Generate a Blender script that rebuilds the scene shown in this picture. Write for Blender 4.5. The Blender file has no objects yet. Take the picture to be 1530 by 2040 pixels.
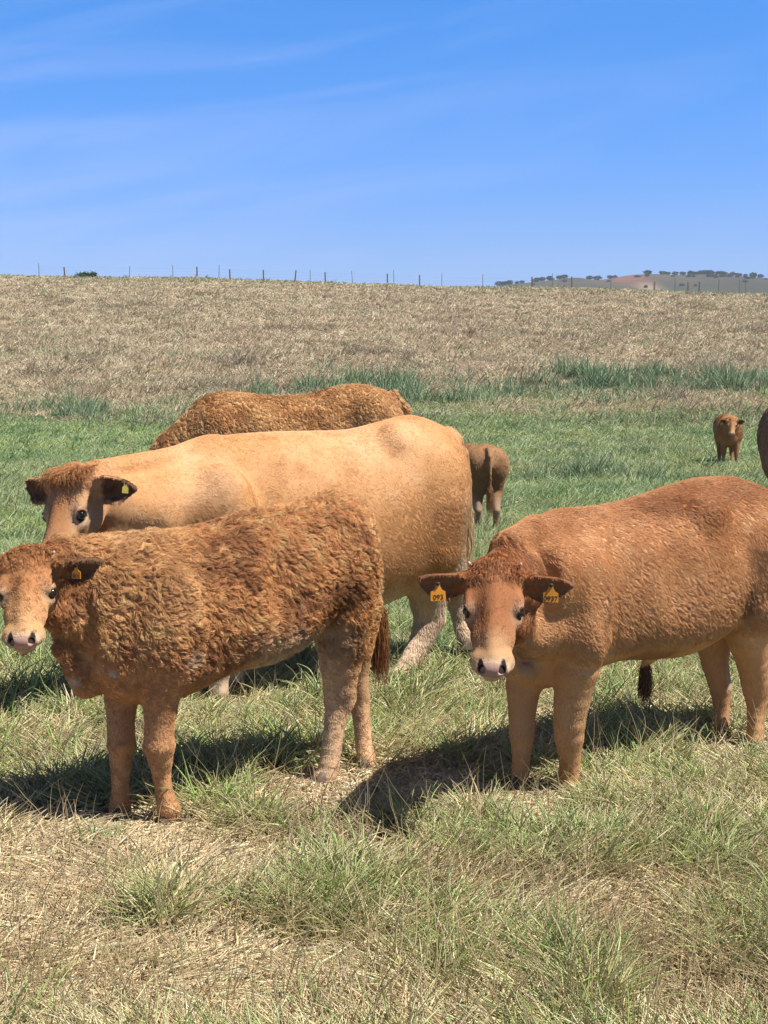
import bpy, math
import numpy as np
from mathutils import Matrix, Vector, kdtree

# ---------------------------------------------------------------- camera, sky, sun, exposure
S = bpy.context.scene
C = S.collection
CAMZ, PITCH, F = 1.6, math.atan(260 / 2900), 2900.0
cd = bpy.data.cameras.new('camera'); cam = bpy.data.objects.new('camera', cd); C.objects.link(cam)
cam.location = (0, 0, CAMZ); cam.rotation_euler = (math.pi / 2 - PITCH, 0, 0)
cd.sensor_fit = 'VERTICAL'; cd.sensor_height = 36; cd.sensor_width = 27
cd.lens = 36 * F / 2040; cd.clip_start = 0.1; cd.clip_end = 12000
S.camera = cam
SUN = Vector((0.52, -0.20, 0.95)).normalized()          # towards the sun
w = bpy.data.worlds.new('World'); S.world = w; w.use_nodes = True
nt = w.node_tree; nt.nodes.clear()
N = nt.nodes.new; L = nt.links.new
out = N('ShaderNodeOutputWorld'); bg = N('ShaderNodeBackground'); L(bg.outputs[0], out.inputs[0])
sky = N('ShaderNodeTexSky'); sky.sky_type = 'NISHITA'; sky.sun_disc = False
sky.sun_elevation = math.asin(SUN.z); sky.sun_rotation = math.atan2(SUN.x, SUN.y)
sky.altitude = 700; sky.air_density = 1.0; sky.dust_density = 0.3; sky.ozone_density = 2.5
bg.inputs[1].default_value = 0.099
# thin cirrus: stretched noise on the view direction
tc = N('ShaderNodeTexCoord')
sep = N('ShaderNodeSeparateXYZ'); L(tc.outputs['Generated'], sep.inputs[0])
mp0 = N('ShaderNodeMapping'); mp0.inputs['Rotation'].default_value = (0, math.radians(10), 0); L(tc.outputs['Generated'], mp0.inputs[0])
mp = N('ShaderNodeMapping'); mp.inputs['Location'].default_value = (.35, 0, .2); mp.inputs['Scale'].default_value = (2.2, 1.0, 17); L(mp0.outputs[0], mp.inputs[0])
n1 = N('ShaderNodeTexNoise'); n1.inputs['Scale'].default_value = 1.6; n1.inputs['Detail'].default_value = 7; n1.inputs['Roughness'].default_value = .55; n1.inputs['Distortion'].default_value = .6
L(mp.outputs[0], n1.inputs[0])
r1 = N('ShaderNodeMapRange'); r1.inputs[1].default_value = .40; r1.inputs[2].default_value = .72; r1.interpolation_type = 'SMOOTHSTEP'
L(n1.outputs['Fac'], r1.inputs[0])
hx = N('ShaderNodeMapRange'); hx.inputs[1].default_value = .15; hx.inputs[2].default_value = -.32; hx.inputs[3].default_value = .25; hx.inputs[4].default_value = 1.0
L(sep.outputs[0], hx.inputs[0])
m1 = N('ShaderNodeMath'); m1.operation = 'MULTIPLY'; L(r1.outputs[0], m1.inputs[0]); L(hx.outputs[0], m1.inputs[1])
m2 = N('ShaderNodeMath'); m2.operation = 'MULTIPLY'; L(m1.outputs[0], m2.inputs[0]); m2.inputs[1].default_value = .34
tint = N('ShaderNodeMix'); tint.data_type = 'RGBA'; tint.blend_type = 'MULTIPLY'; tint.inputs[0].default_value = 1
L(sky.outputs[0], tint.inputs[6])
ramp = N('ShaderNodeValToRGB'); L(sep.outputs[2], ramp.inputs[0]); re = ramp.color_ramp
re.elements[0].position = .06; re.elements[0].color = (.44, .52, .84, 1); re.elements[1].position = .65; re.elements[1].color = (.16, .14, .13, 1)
e_ = re.elements.new(.36); e_.color = (.15, .30, .45, 1)  # upper stops, above the view: sky dimmed to deepen the shadows
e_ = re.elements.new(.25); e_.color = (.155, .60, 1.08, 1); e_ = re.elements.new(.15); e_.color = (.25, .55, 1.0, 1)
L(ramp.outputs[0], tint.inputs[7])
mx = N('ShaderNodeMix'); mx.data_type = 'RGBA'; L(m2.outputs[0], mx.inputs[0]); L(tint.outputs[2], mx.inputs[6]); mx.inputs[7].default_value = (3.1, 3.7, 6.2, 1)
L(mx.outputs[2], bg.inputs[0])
sl = bpy.data.lights.new('sun', 'SUN'); sl.energy = 5.0; sl.angle = math.radians(.5); sl.color = (1, .955, .88)
so = bpy.data.objects.new('sun', sl); C.objects.link(so); so.location = (20, -20, 50)
so.rotation_euler = SUN.to_track_quat('Z', 'Y').to_euler()
S.view_settings.view_transform = 'Standard'; S.view_settings.look = 'None'; S.view_settings.gamma = 1
S.view_settings.exposure = 0.82
S.cycles.max_bounces = 6; S.cycles.diffuse_bounces = 3; S.cycles.transmission_bounces = 4; S.cycles.glossy_bounces = 2
ALB = .70                                               # overall reflectance of fur, grass and soil
TEST = ''

# ---------------------------------------------------------------- maths helpers
rng = np.random.default_rng(7)
def ray(px, py):
    c, s = math.cos(PITCH), math.sin(PITCH); a, b = px - 765., 1020. - py
    return np.array([a, F * c + b * s, -F * s + b * c])
def P(px, py, Y):                                       # photo pixel and depth to a point of the place
    d = ray(px, py); return np.array([0, 0, CAMZ]) + d * (Y / d[1])
def proj(p):
    p = np.asarray(p) - np.array([0, 0, CAMZ]); c, s = math.cos(PITCH), math.sin(PITCH)
    z = p[..., 1] * c - p[..., 2] * s; b = p[..., 1] * s + p[..., 2] * c
    return 765 + F * p[..., 0] / z, 1020 - F * b / z
def nrm(v):
    v = np.asarray(v, float); return v / np.maximum(np.linalg.norm(v, axis=-1, keepdims=True), 1e-9)
def _h(ix, iy, iz, seed):
    with np.errstate(over='ignore'):
        n = (ix.astype(np.uint32) * np.uint32(374761393) + iy.astype(np.uint32) * np.uint32(668265263)
             + iz.astype(np.uint32) * np.uint32(2147483647 - 91) + np.uint32((seed * 974711 + 12345) & 0xffffffff))
        n = (n ^ (n >> np.uint32(13))) * np.uint32(1274126177)
        n = (n ^ (n >> np.uint32(16))) * np.uint32(2246822519)
        n = n ^ (n >> np.uint32(15))
    return n.astype(np.float64) / 4294967295.0
def noise(p, freq, seed=0):                             # value noise, 0..1
    q = np.asarray(p, float) * freq + 1000.0
    i = np.floor(q).astype(np.int64); f = q - i; f = f * f * (3 - 2 * f)
    if q.shape[-1] == 2:
        z = np.zeros_like(i[..., 0]); a = lambda dx, dy: _h(i[..., 0] + dx, i[..., 1] + dy, z, seed)
        u, v = f[..., 0], f[..., 1]
        return (a(0, 0) * (1 - u) + a(1, 0) * u) * (1 - v) + (a(0, 1) * (1 - u) + a(1, 1) * u) * v
    a = lambda dx, dy, dz: _h(i[..., 0] + dx, i[..., 1] + dy, i[..., 2] + dz, seed)
    u, v, t = f[..., 0], f[..., 1], f[..., 2]
    b0 = (a(0, 0, 0) * (1 - u) + a(1, 0, 0) * u) * (1 - v) + (a(0, 1, 0) * (1 - u) + a(1, 1, 0) * u) * v
    b1 = (a(0, 0, 1) * (1 - u) + a(1, 0, 1) * u) * (1 - v) + (a(0, 1, 1) * (1 - u) + a(1, 1, 1) * u) * v
    return b0 * (1 - t) + b1 * t
def fbm(p, freq, seed=0, oct=3):
    s = 0; a = .5; tot = 0
    for k in range(oct):
        s = s + a * noise(p, freq * 2.03 ** k, seed + 17 * k); tot += a; a *= .5
    return s / tot
def sst(a, b, x):
    t = np.clip((x - a) / (b - a), 0, 1); return t * t * (3 - 2 * t)
def mixc(a, b, t):
    return a + (np.asarray(b) - a) * np.asarray(t)[..., None]
def hermite(xs, ys, x):
    xs = np.asarray(xs, float); ys = np.asarray(ys, float)
    m = np.gradient(ys, xs); i = np.clip(np.searchsorted(xs, x) - 1, 0, len(xs) - 2)
    h = xs[i + 1] - xs[i]; t = np.clip((x - xs[i]) / h, 0, 1)
    return ((2 * t**3 - 3 * t**2 + 1) * ys[i] + (t**3 - 2 * t**2 + t) * h * m[i] + (-2 * t**3 + 3 * t**2) * ys[i + 1] + (t**3 - t**2) * h * m[i + 1])

# ---------------------------------------------------------------- object helpers
def tag(o, label=None, cat=None, group=None, kind=None):
    for k, v in (('label', label), ('category', cat), ('group', group), ('kind', kind)):
        if v: o[k] = v
    return o
def empty(name, loc):
    o = bpy.data.objects.new(name, None); C.objects.link(o); o.location = loc; o.empty_display_size = .1; return o
def mesh(name, V, polys, mat, parent=None, col=None, smooth=True, origin=None):
    me = bpy.data.meshes.new(name); V = np.asarray(V, float)
    if origin is not None: V = V - np.asarray(origin)
    if isinstance(polys, np.ndarray):
        k = polys.shape[1]; me.vertices.add(len(V)); me.vertices.foreach_set('co', V.astype(np.float32).ravel())
        me.loops.add(polys.size); me.loops.foreach_set('vertex_index', polys.astype(np.int32).ravel())
        me.polygons.add(len(polys)); me.polygons.foreach_set('loop_start', np.arange(0, polys.size, k, dtype=np.int32))
        me.update(calc_edges=True)
    else:
        me.from_pydata([tuple(v) for v in V], [], polys); me.update()
    if smooth: me.polygons.foreach_set('use_smooth', np.ones(len(me.polygons), bool))
    if col is not None:
        col = np.asarray(col) * ALB; a = me.attributes.new('Col', 'FLOAT_COLOR', 'POINT'); c4 = np.ones((len(V), 4), np.float32); c4[:, :3] = col
        a.data.foreach_set('color', c4.ravel())
    me.materials.append(mat)
    o = bpy.data.objects.new(name, me); C.objects.link(o)
    if parent is not None: o.parent = parent
    elif origin is not None: o.location = origin
    return o
def strands(name, pts, rad, col, mat, parent=None, origin=None):
    """pts (n,k,3), rad (n,k), col (n,k,3)"""
    n, k = pts.shape[:2]; c = bpy.data.hair_curves.new(name); c.add_curves([k] * n)
    if origin is not None: pts = pts - np.asarray(origin)
    c.attributes['position'].data.foreach_set('vector', pts.astype(np.float32).ravel())
    r = c.attributes.get('radius') or c.attributes.new('radius', 'FLOAT', 'POINT')
    r.data.foreach_set('value', np.ascontiguousarray(rad, np.float32).ravel())
    a = c.attributes.new('Col', 'FLOAT_COLOR', 'POINT'); c4 = np.ones((n, k, 4), np.float32); c4[..., :3] = np.clip(col, .002, .97) * ALB
    a.data.foreach_set('color', c4.ravel())
    c.materials.append(mat)
    o = bpy.data.objects.new(name, c); C.objects.link(o)
    if parent is not None: o.parent = parent
    elif origin is not None: o.location = origin
    return o
def attr_mat(name, rough=.7, spec=.3, transl=0., gain=1., bump=None):
    m = bpy.data.materials.new(name); m.use_nodes = True; nt = m.node_tree; b = nt.nodes['Principled BSDF']
    a = nt.nodes.new('ShaderNodeAttribute'); a.attribute_name = 'Col'
    nt.links.new(a.outputs['Color'], b.inputs['Base Color'])
    b.inputs['Roughness'].default_value = rough; b.inputs['Specular IOR Level'].default_value = spec
    if transl > 0:
        t = nt.nodes.new('ShaderNodeBsdfTranslucent'); nt.links.new(a.outputs['Color'], t.inputs[0])
        mx = nt.nodes.new('ShaderNodeMixShader'); mx.inputs[0].default_value = transl
        nt.links.new(b.outputs[0], mx.inputs[1]); nt.links.new(t.outputs[0], mx.inputs[2])
        nt.links.new(mx.outputs[0], nt.nodes['Material Output'].inputs[0])
    if bump:
        tx = nt.nodes.new('ShaderNodeTexNoise'); tx.inputs['Scale'].default_value = bump[0]; tx.inputs['Detail'].default_value = 6
        co = nt.nodes.new('ShaderNodeTexCoord'); nt.links.new(co.outputs['Object'], tx.inputs[0])
        bp = nt.nodes.new('ShaderNodeBump'); bp.inputs['Strength'].default_value = bump[1]; bp.inputs['Distance'].default_value = bump[2]
        nt.links.new(tx.outputs[0], bp.inputs['Height']); nt.links.new(bp.outputs[0], b.inputs['Normal'])
    return m
def flat_mat(name, rgb, rough=.6, spec=.4, bump=None):
    rgb = [c * ALB for c in rgb]
    m = bpy.data.materials.new(name); m.use_nodes = True; nt = m.node_tree; b = nt.nodes['Principled BSDF']
    tx = nt.nodes.new('ShaderNodeTexNoise'); tx.inputs['Scale'].default_value = bump[0] if bump else 30; tx.inputs['Detail'].default_value = 5
    co = nt.nodes.new('ShaderNodeTexCoord'); nt.links.new(co.outputs['Object'], tx.inputs[0])
    rp = nt.nodes.new('ShaderNodeValToRGB'); rp.color_ramp.elements[0].position = .3; rp.color_ramp.elements[1].position = .7
    rp.color_ramp.elements[0].color = (*[c * .75 for c in rgb], 1); rp.color_ramp.elements[1].color = (*[min(1, c * 1.15) for c in rgb], 1)
    nt.links.new(tx.outputs[0], rp.inputs[0]); nt.links.new(rp.outputs[0], b.inputs['Base Color'])
    b.inputs['Roughness'].default_value = rough; b.inputs['Specular IOR Level'].default_value = spec
    return m
M = dict(coat=attr_mat('coat_hair', .55, .35, .12), skin=attr_mat('hide', .75, .2, 0, bump=(140, .25, .002)),
         grass=attr_mat('grass_blade', .45, .5, .12), soil=attr_mat('soil_and_thatch', .95, .1, 0, bump=(25, .8, .03)),
         eye=flat_mat('eye_dark', (.012, .008, .006), .08, .8), horn=flat_mat('pale_horn', (.62, .46, .32), .6),
         hoof=flat_mat('hoof_horn', (.17, .115, .08), .6, .3), tag=flat_mat('orange_plastic', (.86, .33, .02), .4),
         tagy=flat_mat('yellow_plastic', (.50, .40, .08), .5), ink=flat_mat('black_ink', (.03, .015, .01), .6),
         wood=flat_mat('weathered_post', (.30, .235, .175), .9, .1), steel=flat_mat('rusty_stake', (.22, .20, .19), .7),
         far=attr_mat('far_scrub', .95, .05))

# ---------------------------------------------------------------- terrain
def ground(x, y):
    x = np.asarray(x, float); y = np.asarray(y, float)
    z = .012 * np.clip(y - 8, 0, 27)
    t = (y - 33) / 137.; t = np.where(t < .04, np.where(t > 0, t * t / .08, 0), t - .02)
    crest = (12.75 - .029 * np.clip(x, -140, 90))
    up = crest * t
    down = crest - (y - 170) * .10
    k = 1.6; h = np.clip(.5 + .5 * (down - up) / k, 0, 1); hill = down * (1 - h) + up * h - k * h * (1 - h)
    z = z + np.maximum(hill, -25)
    p = np.stack([x, y], -1)
    z = z + (fbm(p, .35, 3) - .5) * .10 * sst(6, 14, y) + ((noise(p, 3.1, 5) - .5) * .035 + (noise(p, 1.1, 6) - .5) * .03) * (.35 + .65 * sst(8, 10, y)) - .008 * sst(9, 8, y)
    z = z + (fbm(p, .05, 9) - .5) * .8 * sst(38, 70, y)
    return z
def on_ground(px, py):
    d = ray(px, py); d = d / d[1]; Y = np.concatenate([np.linspace(2.5, 40, 1500), np.linspace(40, 220, 1500)])
    p = np.array([0, 0, CAMZ]) + d * Y[:, None]; g = ground(p[:, 0], p[:, 1]); i = np.argmax(p[:, 2] < g)
    return p[i]
# patches of green and dry sward, read off the photograph and laid on the ground: px, py, radius px x, y, greenness, height
PATCH = [(80, 1400, 220, 60, 1.0, 1.3), (500, 1460, 190, 50, 1.0, .95), (455, 1415, 70, 26, -.1, .4), (430, 1560, 90, 45, .9, 1.3), (700, 1350, 160, 70, .9, 1.2),
         (800, 1250, 200, 60, .9, 1.1), (880, 1480, 140, 50, .5, .9), (640, 1820, 110, 60, 1.3, 1.4), (1100, 1720, 120, 45, 1.4, 1.25), (1180, 1660, 60, 30, 1.0, 1.0),
         (950, 1690, 100, 40, .6, 1.0), (1240, 1500, 90, 90, .8, 1.35), (1400, 1620, 180, 60, .55, .8), (320, 1830, 45, 50, .9, 1.6),
         (1380, 1700, 120, 60, .5, 1.2), (1130, 2000, 70, 50, 1.2, 1.5), (850, 1960, 90, 70, .8, 1.2), (30, 1560, 100, 50, .5, 1.2), (520, 1640, 80, 30, .45, 1.3),
         (1400, 1900, 90, 60, .5, 1.1), (780, 1640, 110, 40, .4, 1.2), (1300, 1400, 160, 60, .6, 1.0), (15, 2010, 40, 50, .4, 1.3), (1320, 1780, 260, 90, .2, .8), (900, 1800, 160, 80, .25, 1.0), (235, 1670, 70, 30, -.9, .35), (345, 1680, 70, 30, -.9, .35), (645, 1590, 60, 26, -.8, .35), (740, 1565, 50, 22, -.8, .35), (1035, 1600, 50, 22, -.3, .5), (1130, 1612, 50, 22, -.3, .5), (1080, 1650, 130, 34, -.25, .42), (1440, 1500, 40, 18, -.2, .5), (1505, 1512, 40, 18, -.2, .5), (1180, 1860, 160, 60, .25, 1.1),
         (160, 1750, 420, 70, -.9, .6), (350, 1960, 480, 90, -.9, .6), (640, 1600, 140, 45, -1, .5), (860, 1570, 120, 40, -.7, .5), (200, 1500, 160, 40, -.3, .8),
         (1300, 1850, 150, 60, -.5, .7), (1050, 1830, 160, 40, -.35, .8), (1400, 2000, 160, 60, -.5, .8), (150, 1650, 120, 30, -.5, .7)]
_PW = []
for (a, b, rx, ry, g, hh) in PATCH:
    c0 = on_ground(a, b); cx = on_ground(a + rx, b); cy = on_ground(a, b - ry); _PW.append((c0[0], c0[1], abs(cx[0] - c0[0]), abs(cy[1] - c0[1]), g, hh))
def sward(p):
    """greenness 0..1 and relative height for ground positions (n,2)"""
    x, y = p[:, 0], p[:, 1]
    near = np.full(len(p), .36) + (fbm(p, 1.3, 21) - .5) * 1.0 + (fbm(p, 4.0, 22) - .5) * .9 + .12 * sst(-1, 1.5, x); ht = np.ones(len(p)); FL = np.ones(len(p))
    for (cx, cy, rx, ry, g, hh) in _PW:
        q = np.exp(-(((x - cx) / rx) ** 2 + ((y - cy) / ry) ** 2) * 1.1)
        near += q * g * 1.0; ht = ht * (1 + q * (hh - 1)); FL = FL * (1 - q * .6) if hh < .55 else FL
    near += .34 * sst(5.8, 8, y) + .10; sward.flat = FL
    mid = .88 + (fbm(p, .22, 31) - .5) * .8
    edge = 41 + (fbm(p, .09, 33) - .5) * 10 + np.clip(x, -12, 12) * .25
    dry = sst(-.2, 1.2, (y - edge) / 9 + (fbm(p, .5, 35) - .5) * 1.6 + (fbm(p, 1.6, 36) - .5) * 1.2)
    far = .12 + (fbm(p, .07, 37) - .5) * .35 + .45 * sst(140, 168, y) + (noise(p, .6, 39) > .78) * .25
    g = near * (1 - sst(7.5, 10, y)) + mid * sst(7.5, 10, y)
    g = g * (1 - dry) + far * dry
    # straw-coloured strip beyond the green flat, right of centre
    q = np.exp(-(((x - 9.5) / 4.5) ** 2 + ((y - 42) / 2.2) ** 2)); g = g * (1 - q * .95)
    return np.clip(g, 0, 1), ht, dry
GREEN = np.array([.38, .58, .13]); GREEN2 = np.array([.20, .40, .10]); OLIVE = np.array([.62, .59, .24])
STRAW = np.array([.90, .69, .42]); STRAW2 = np.array([.72, .52, .29]); PALE = np.array([.95, .83, .58])
HILLC = np.array([.50, .385, .25])
def build_ground():
    ys = np.concatenate([np.arange(-3, 2.5, .5), np.arange(2.5, 9, .035), 9 * 1.012 ** np.arange(0, 270), [260, 320, 420, 600, 900, 1400, 2200, 4000, 7000]])
    us = np.linspace(-1, 1, 301); us = np.sign(us) * (np.abs(us) * .55 + .45 * np.abs(us) ** 3)
    Y, U = np.meshgrid(ys, us, indexing='ij'); X = U * (3.2 + .42 * np.abs(Y)) * np.where(Y > 230, 2, 1)
    Z = ground(X, Y); Z = np.where(Y > 400, -25 - (Y - 400) * .002, Z)
    p = np.stack([X.ravel(), Y.ravel()], 1); g, ht, dry = sward(p)
    n1 = fbm(p, 6, 41); n2 = fbm(p, .9, 43)
    soil = mixc(np.tile([.42, .30, .17], (len(p), 1)), [.60, .46, .28], n1)
    soil = mixc(soil, [.12, .17, .06], sst(.3, .8, g) * (1 - sst(60, 90, p[:, 1])))
    hillc = mixc(np.tile(HILLC, (len(p), 1)), [.36, .34, .19], np.clip(g * 1.3, 0, 1)); soil = mixc(soil, hillc, dry)
    soil *= (.8 + .4 * n2)[:, None]
    ny, nx = Y.shape; i = np.arange(ny * nx).reshape(ny, nx)
    q = np.stack([i[:-1, :-1], i[:-1, 1:], i[1:, 1:], i[1:, :-1]], -1).reshape(-1, 4)
    return tag(mesh('ground', np.stack([X.ravel(), Y.ravel(), Z.ravel()], 1), q, M['soil'], col=soil), kind='structure')
build_ground()

def blades(name, xy, length, lean, width, col, seed, k=4, label=None, droop=.5, azi=None, tipc=None, zoff=0.):
    r = np.random.default_rng(seed); n = len(xy)
    az = r.uniform(0, 2 * math.pi, n) if azi is None else azi
    d = np.stack([np.cos(az), np.sin(az)], 1); s = np.linspace(0, 1, k)
    th0 = lean; th1 = np.clip(lean + droop * r.uniform(.4, 1.6, n), 0, 1.75)
    pts = np.zeros((n, k, 3)); pts[:, 0, :2] = xy; pts[:, 0, 2] = ground(xy[:, 0], xy[:, 1]) - .005 + zoff
    step = length / (k - 1); side = np.stack([-d[:, 1], d[:, 0]], 1); wig = r.normal(0, .22, (n, k))
    for j in range(1, k):
        th = th0 + (th1 - th0) * ((j - .5) / (k - 1)) + r.normal(0, .10, n)
        pts[:, j, :2] = pts[:, j - 1, :2] + (d * np.sin(th)[:, None] + side * (np.sin(th) * wig[:, j])[:, None]) * step[:, None]
        pts[:, j, 2] = pts[:, j - 1, 2] + np.cos(th) * step
    g = pts[:, 0, 2]; pts[:, 1:, 2] = np.maximum(pts[:, 1:, 2], (g + .006)[:, None] + r.uniform(0, .03, n)[:, None])
    rad = (width / 2)[:, None] * (1 - .85 * s ** 1.5)[None]
    c = np.repeat(col[:, None, :], k, 1)
    if tipc is not None: c = c * (1 - s[None, :, None] ** 2 * .6) + np.asarray(tipc) * (s[None, :, None] ** 2 * .6)
    o = strands(name, pts, rad, c, M['grass']); return tag(o, label, 'grass', kind='stuff')
def ring(n, d0, d1, seed, spread=.31, pw=0.):
    """ground positions whose density falls off with the square of the distance"""
    r = np.random.default_rng(seed); u = r.random(n)
    y = 1 / (1 / d0 + u * (1 / d1 - 1 / d0)) if pw == 0 else np.exp(np.log(d0) + u * np.log(d1 / d0))
    x = (r.random(n) * 2 - 1) * (spread * y + .35)
    return np.stack([x, y], 1)
def build_grass():
    k = .15 if TEST else 1.
    r = np.random.default_rng(5)
    # matted thatch
    p = ring(int(230000 * k), 3.0, 10, 11); g, ht, _ = sward(p); n = len(p); fl = sward.flat
    c = mixc(mixc(np.tile(STRAW, (n, 1)), PALE, r.random(n) ** 2), STRAW2, r.random(n) * .8)
    c = mixc(c, OLIVE, np.clip(g * 1.2 - .15, 0, .8) * (r.random(n) > .4)); c *= (.5 + .9 * r.random(n) ** 1.3)[:, None] * (.85 + .45 * fbm(p, 2.3, 51))[:, None]; c = mixc(c, [.42, .27, .13], sst(.55, .75, fbm(p, 3.1, 52)) * (r.random(n) < .6) * .6)
    az = fbm(p, .9, 53) * 12 + r.normal(0, 1.0, n)
    blades('dry_grass', p, fl * r.uniform(.07, .24, n), np.where(g > .35, r.uniform(.75, 1.5, n), r.uniform(1.1, 1.52, n)), r.uniform(.0032, .0095, n) * (1 + .08 * (p[:, 1] - 4)), c, 12, k=4, azi=az, droop=.25, zoff=.0,
           label='matted straw-coloured dry grass lying flat across the foreground')
    # upright green blades in the foreground
    p = ring(int(300000 * k), 3.0, 11, 13); g, ht, _ = sward(p); keep = r.random(len(p)) < sst(.32, .95, g) * (.35 + .9 * fbm(p, 5, 59)) * .9 + .03; p, g, ht = p[keep], g[keep], ht[keep]; n = len(p)
    tuft = fbm(p, 4.5, 55); c = mixc(mixc(np.tile(GREEN, (n, 1)), GREEN2, r.random(n)), OLIVE, r.random(n) * (1.1 - .6 * g)); c = mixc(c, PALE * .9, (r.random(n) < .10) * .8)
    c = mixc(c, [.40, .50, .24], (r.random(n) < .35) * .6); c = mixc(c, STRAW2, (r.random(n) < .22) * .9)
    c *= (.7 + .6 * r.random(n))[:, None]
    az = fbm(p, 1.6, 57) * 14 + r.normal(0, .8, n)
    blades('green_grass', p, ht * (.03 + .125 * tuft ** 1.3) * r.uniform(.5, 1.6, n), r.uniform(.05, 1.0, n), r.uniform(.0030, .0082, n) * (1 + .08 * (p[:, 1] - 4)), c, 14, k=4, azi=az, droop=.8, tipc=(.60, .58, .26),
           label='upright green grass tufts growing through the dry thatch round the cattle')
    # tussocks: fans of blades from one root
    q = ring(int(2100 * k), 3.0, 12, 91); g, ht, _ = sward(q); kp = r.random(len(q)) < sst(.28, .85, g) * .9 + .06; q, g, ht = q[kp], g[kp], ht[kp]; m = len(q); per = 46; idx = np.repeat(np.arange(m), per); n = len(idx)
    sz = (.35 + .75 * r.random(m) ** 1.5)[idx]; off = r.normal(0, .035, (n, 2)) * sz[:, None]; p = q[idx] + off
    cc = mixc(mixc(np.tile(GREEN, (m, 1)), GREEN2 * .75, r.random(m)), [.36, .40, .12], (r.random(m) < .3) * .8); cc = mixc(cc, STRAW2, (r.random(m) < .28 - .2 * g) * .85)
    c = mixc(cc[idx], [.48, .56, .28], (r.random(n) < .3) * .6) * r.uniform(.5, 1.45, n)[:, None]; c = mixc(c, PALE, (r.random(n) < .12) * .8)
    az = np.arctan2(off[:, 1], off[:, 0]) + r.normal(0, .5, n) + fbm(p, 1.5, 92) * 2
    blades('grass_tussocks', p, ht[idx] * sz * r.uniform(.11, .26, n), r.uniform(.02, .65, n), r.uniform(.0035, .0092, n) * (1 + .08 * (p[:, 1] - 4)), c, 93, k=5, azi=az, droop=.9, tipc=(.58, .57, .25),
           label='fanned green and straw tussocks standing out of the foreground grass')
    # thin flowering stems
    p = ring(int(5200 * k), 3.2, 9, 15); g, ht, _ = sward(p); n = len(p)
    c = mixc(np.tile(STRAW2, (n, 1)), [.25, .23, .10], r.random(n)); blades('seeding_grass', p, ht * r.uniform(.16, .38, n), r.uniform(0, .5, n), r.uniform(.002, .004, n), c, 16, k=5, droop=.5,
           label='thin brown seeding stems standing above the foreground grass')
    # the green flat beyond
    p = ring(int(430000 * k), 8, 48, 17, pw=1); g, ht, dry = sward(p); keep = r.random(len(p)) > dry * .8; p, g, ht, dry = p[keep], g[keep], ht[keep], dry[keep]; n = len(p)
    t1 = fbm(p, .55, 61); t2 = fbm(p, 2.0, 63)
    c = mixc(np.tile([.43, .53, .17], (n, 1)), [.24, .37, .115], sst(.40, .68, t1)); c = mixc(c, [.56, .60, .34], sst(.45, .75, t2) * .8 * (r.random(n) < .7)); c = mixc(c, [.12, .25, .09], sst(.58, .74, fbm(p, 1.1, 68)) * .8); c = mixc(c, STRAW * .8, (1 - g) * .9)
    c *= (.75 + .5 * r.random(n))[:, None]
    blades('meadow_grass', p, (.08 + .14 * t1) * r.uniform(.6, 1.4, n), r.uniform(.1, .8, n), .0016 + p[:, 1] * .00055 * r.uniform(.7, 1.3, n), c, 18, k=3, droop=.8,
           label='lush green meadow grass on the flat behind the cattle')
    # dry hillside
    p = ring(int(300000 * k), 36, 172, 19, pw=1, spread=.34); g, ht, dry = sward(p); keep = r.random(len(p)) < .25 + dry; p, g, ht = p[keep], g[keep], ht[keep]; n = len(p)
    t1 = fbm(p, .35, 65); t2 = fbm(p * np.array([1, .35]), .8, 67)
    c = mixc(np.tile(HILLC * 1.15, (n, 1)), [.70, .57, .38], sst(.5, .8, t2)); c = mixc(c, [.32, .23, .16], sst(.62, .8, t1) * .9); c = mixc(c, [.27, .32, .16], g * 1.2 * (r.random(n) < .8))
    c *= (.7 + .6 * r.random(n))[:, None]
    blades('hillside_grass', p, (.10 + .35 * t1 * t1 + .2 * (noise(p, .9, 69) > .83)) * r.uniform(.6, 1.5, n), r.uniform(.3, 1.3, n), p[:, 1] * .00062 * r.uniform(.6, 1.4, n), c, 20, k=3, droop=.5,
           label='dry tan grass covering the hillside up to the fence')
    # laid tussocks: blades sharing a root and a direction
    for (nm, n0, per, d0, d1, sp, sd, lab) in (('hillside_tussocks', 15000, 11, 38, 170, .16, 81, 'clumps of wind-laid dry grass scattered over the hillside'), ('meadow_tussocks', 9000, 16, 8, 46, .05, 82, 'clumps of longer grass scattered over the green flat')):
        q = ring(int(n0 * k), d0, d1, sd, pw=1, spread=.34); g, ht, dry = sward(q); kp = r.random(len(q)) < (dry + .15 if sd == 81 else 1 - dry); q, g = q[kp], g[kp]; m = len(q)
        idx = np.repeat(np.arange(m), per); n = len(idx); sc = (.5 + 1.2 * r.random(m))[idx]; p = q[idx] + r.normal(0, sp, (n, 2)) * sc[:, None] * (1 if sd == 81 else 1.2)
        if sd == 81: cc = mixc(np.tile([.74, .60, .40], (m, 1)), [.30, .20, .14], (r.random(m) < .38) * r.random(m)); cc = mixc(cc, [.22, .28, .13], (r.random(m) < .10 + .5 * g) * .8)
        else: cc = mixc(np.tile([.48, .58, .26], (m, 1)), [.13, .27, .09], r.random(m)); cc = mixc(cc, [.60, .62, .36], (r.random(m) < .18) * .8)
        azc = r.uniform(0, 6.28, m)[idx] + r.normal(0, .45, n)
        blades(nm, p, ((.15 + .22 * r.random(m))[idx] if sd == 81 else (.12 + .15 * r.random(m))[idx]) * r.uniform(.6, 1.3, n), r.uniform(.3, 1.25, n), p[:, 1] * .00065 * r.uniform(.6, 1.4, n), cc[idx] * r.uniform(.75, 1.25, n)[:, None], sd, k=3, azi=azc, droop=.7, label=lab)
    # taller weeds along the foot of the hill
    P2 = []; R = np.random.default_rng(23)
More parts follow.
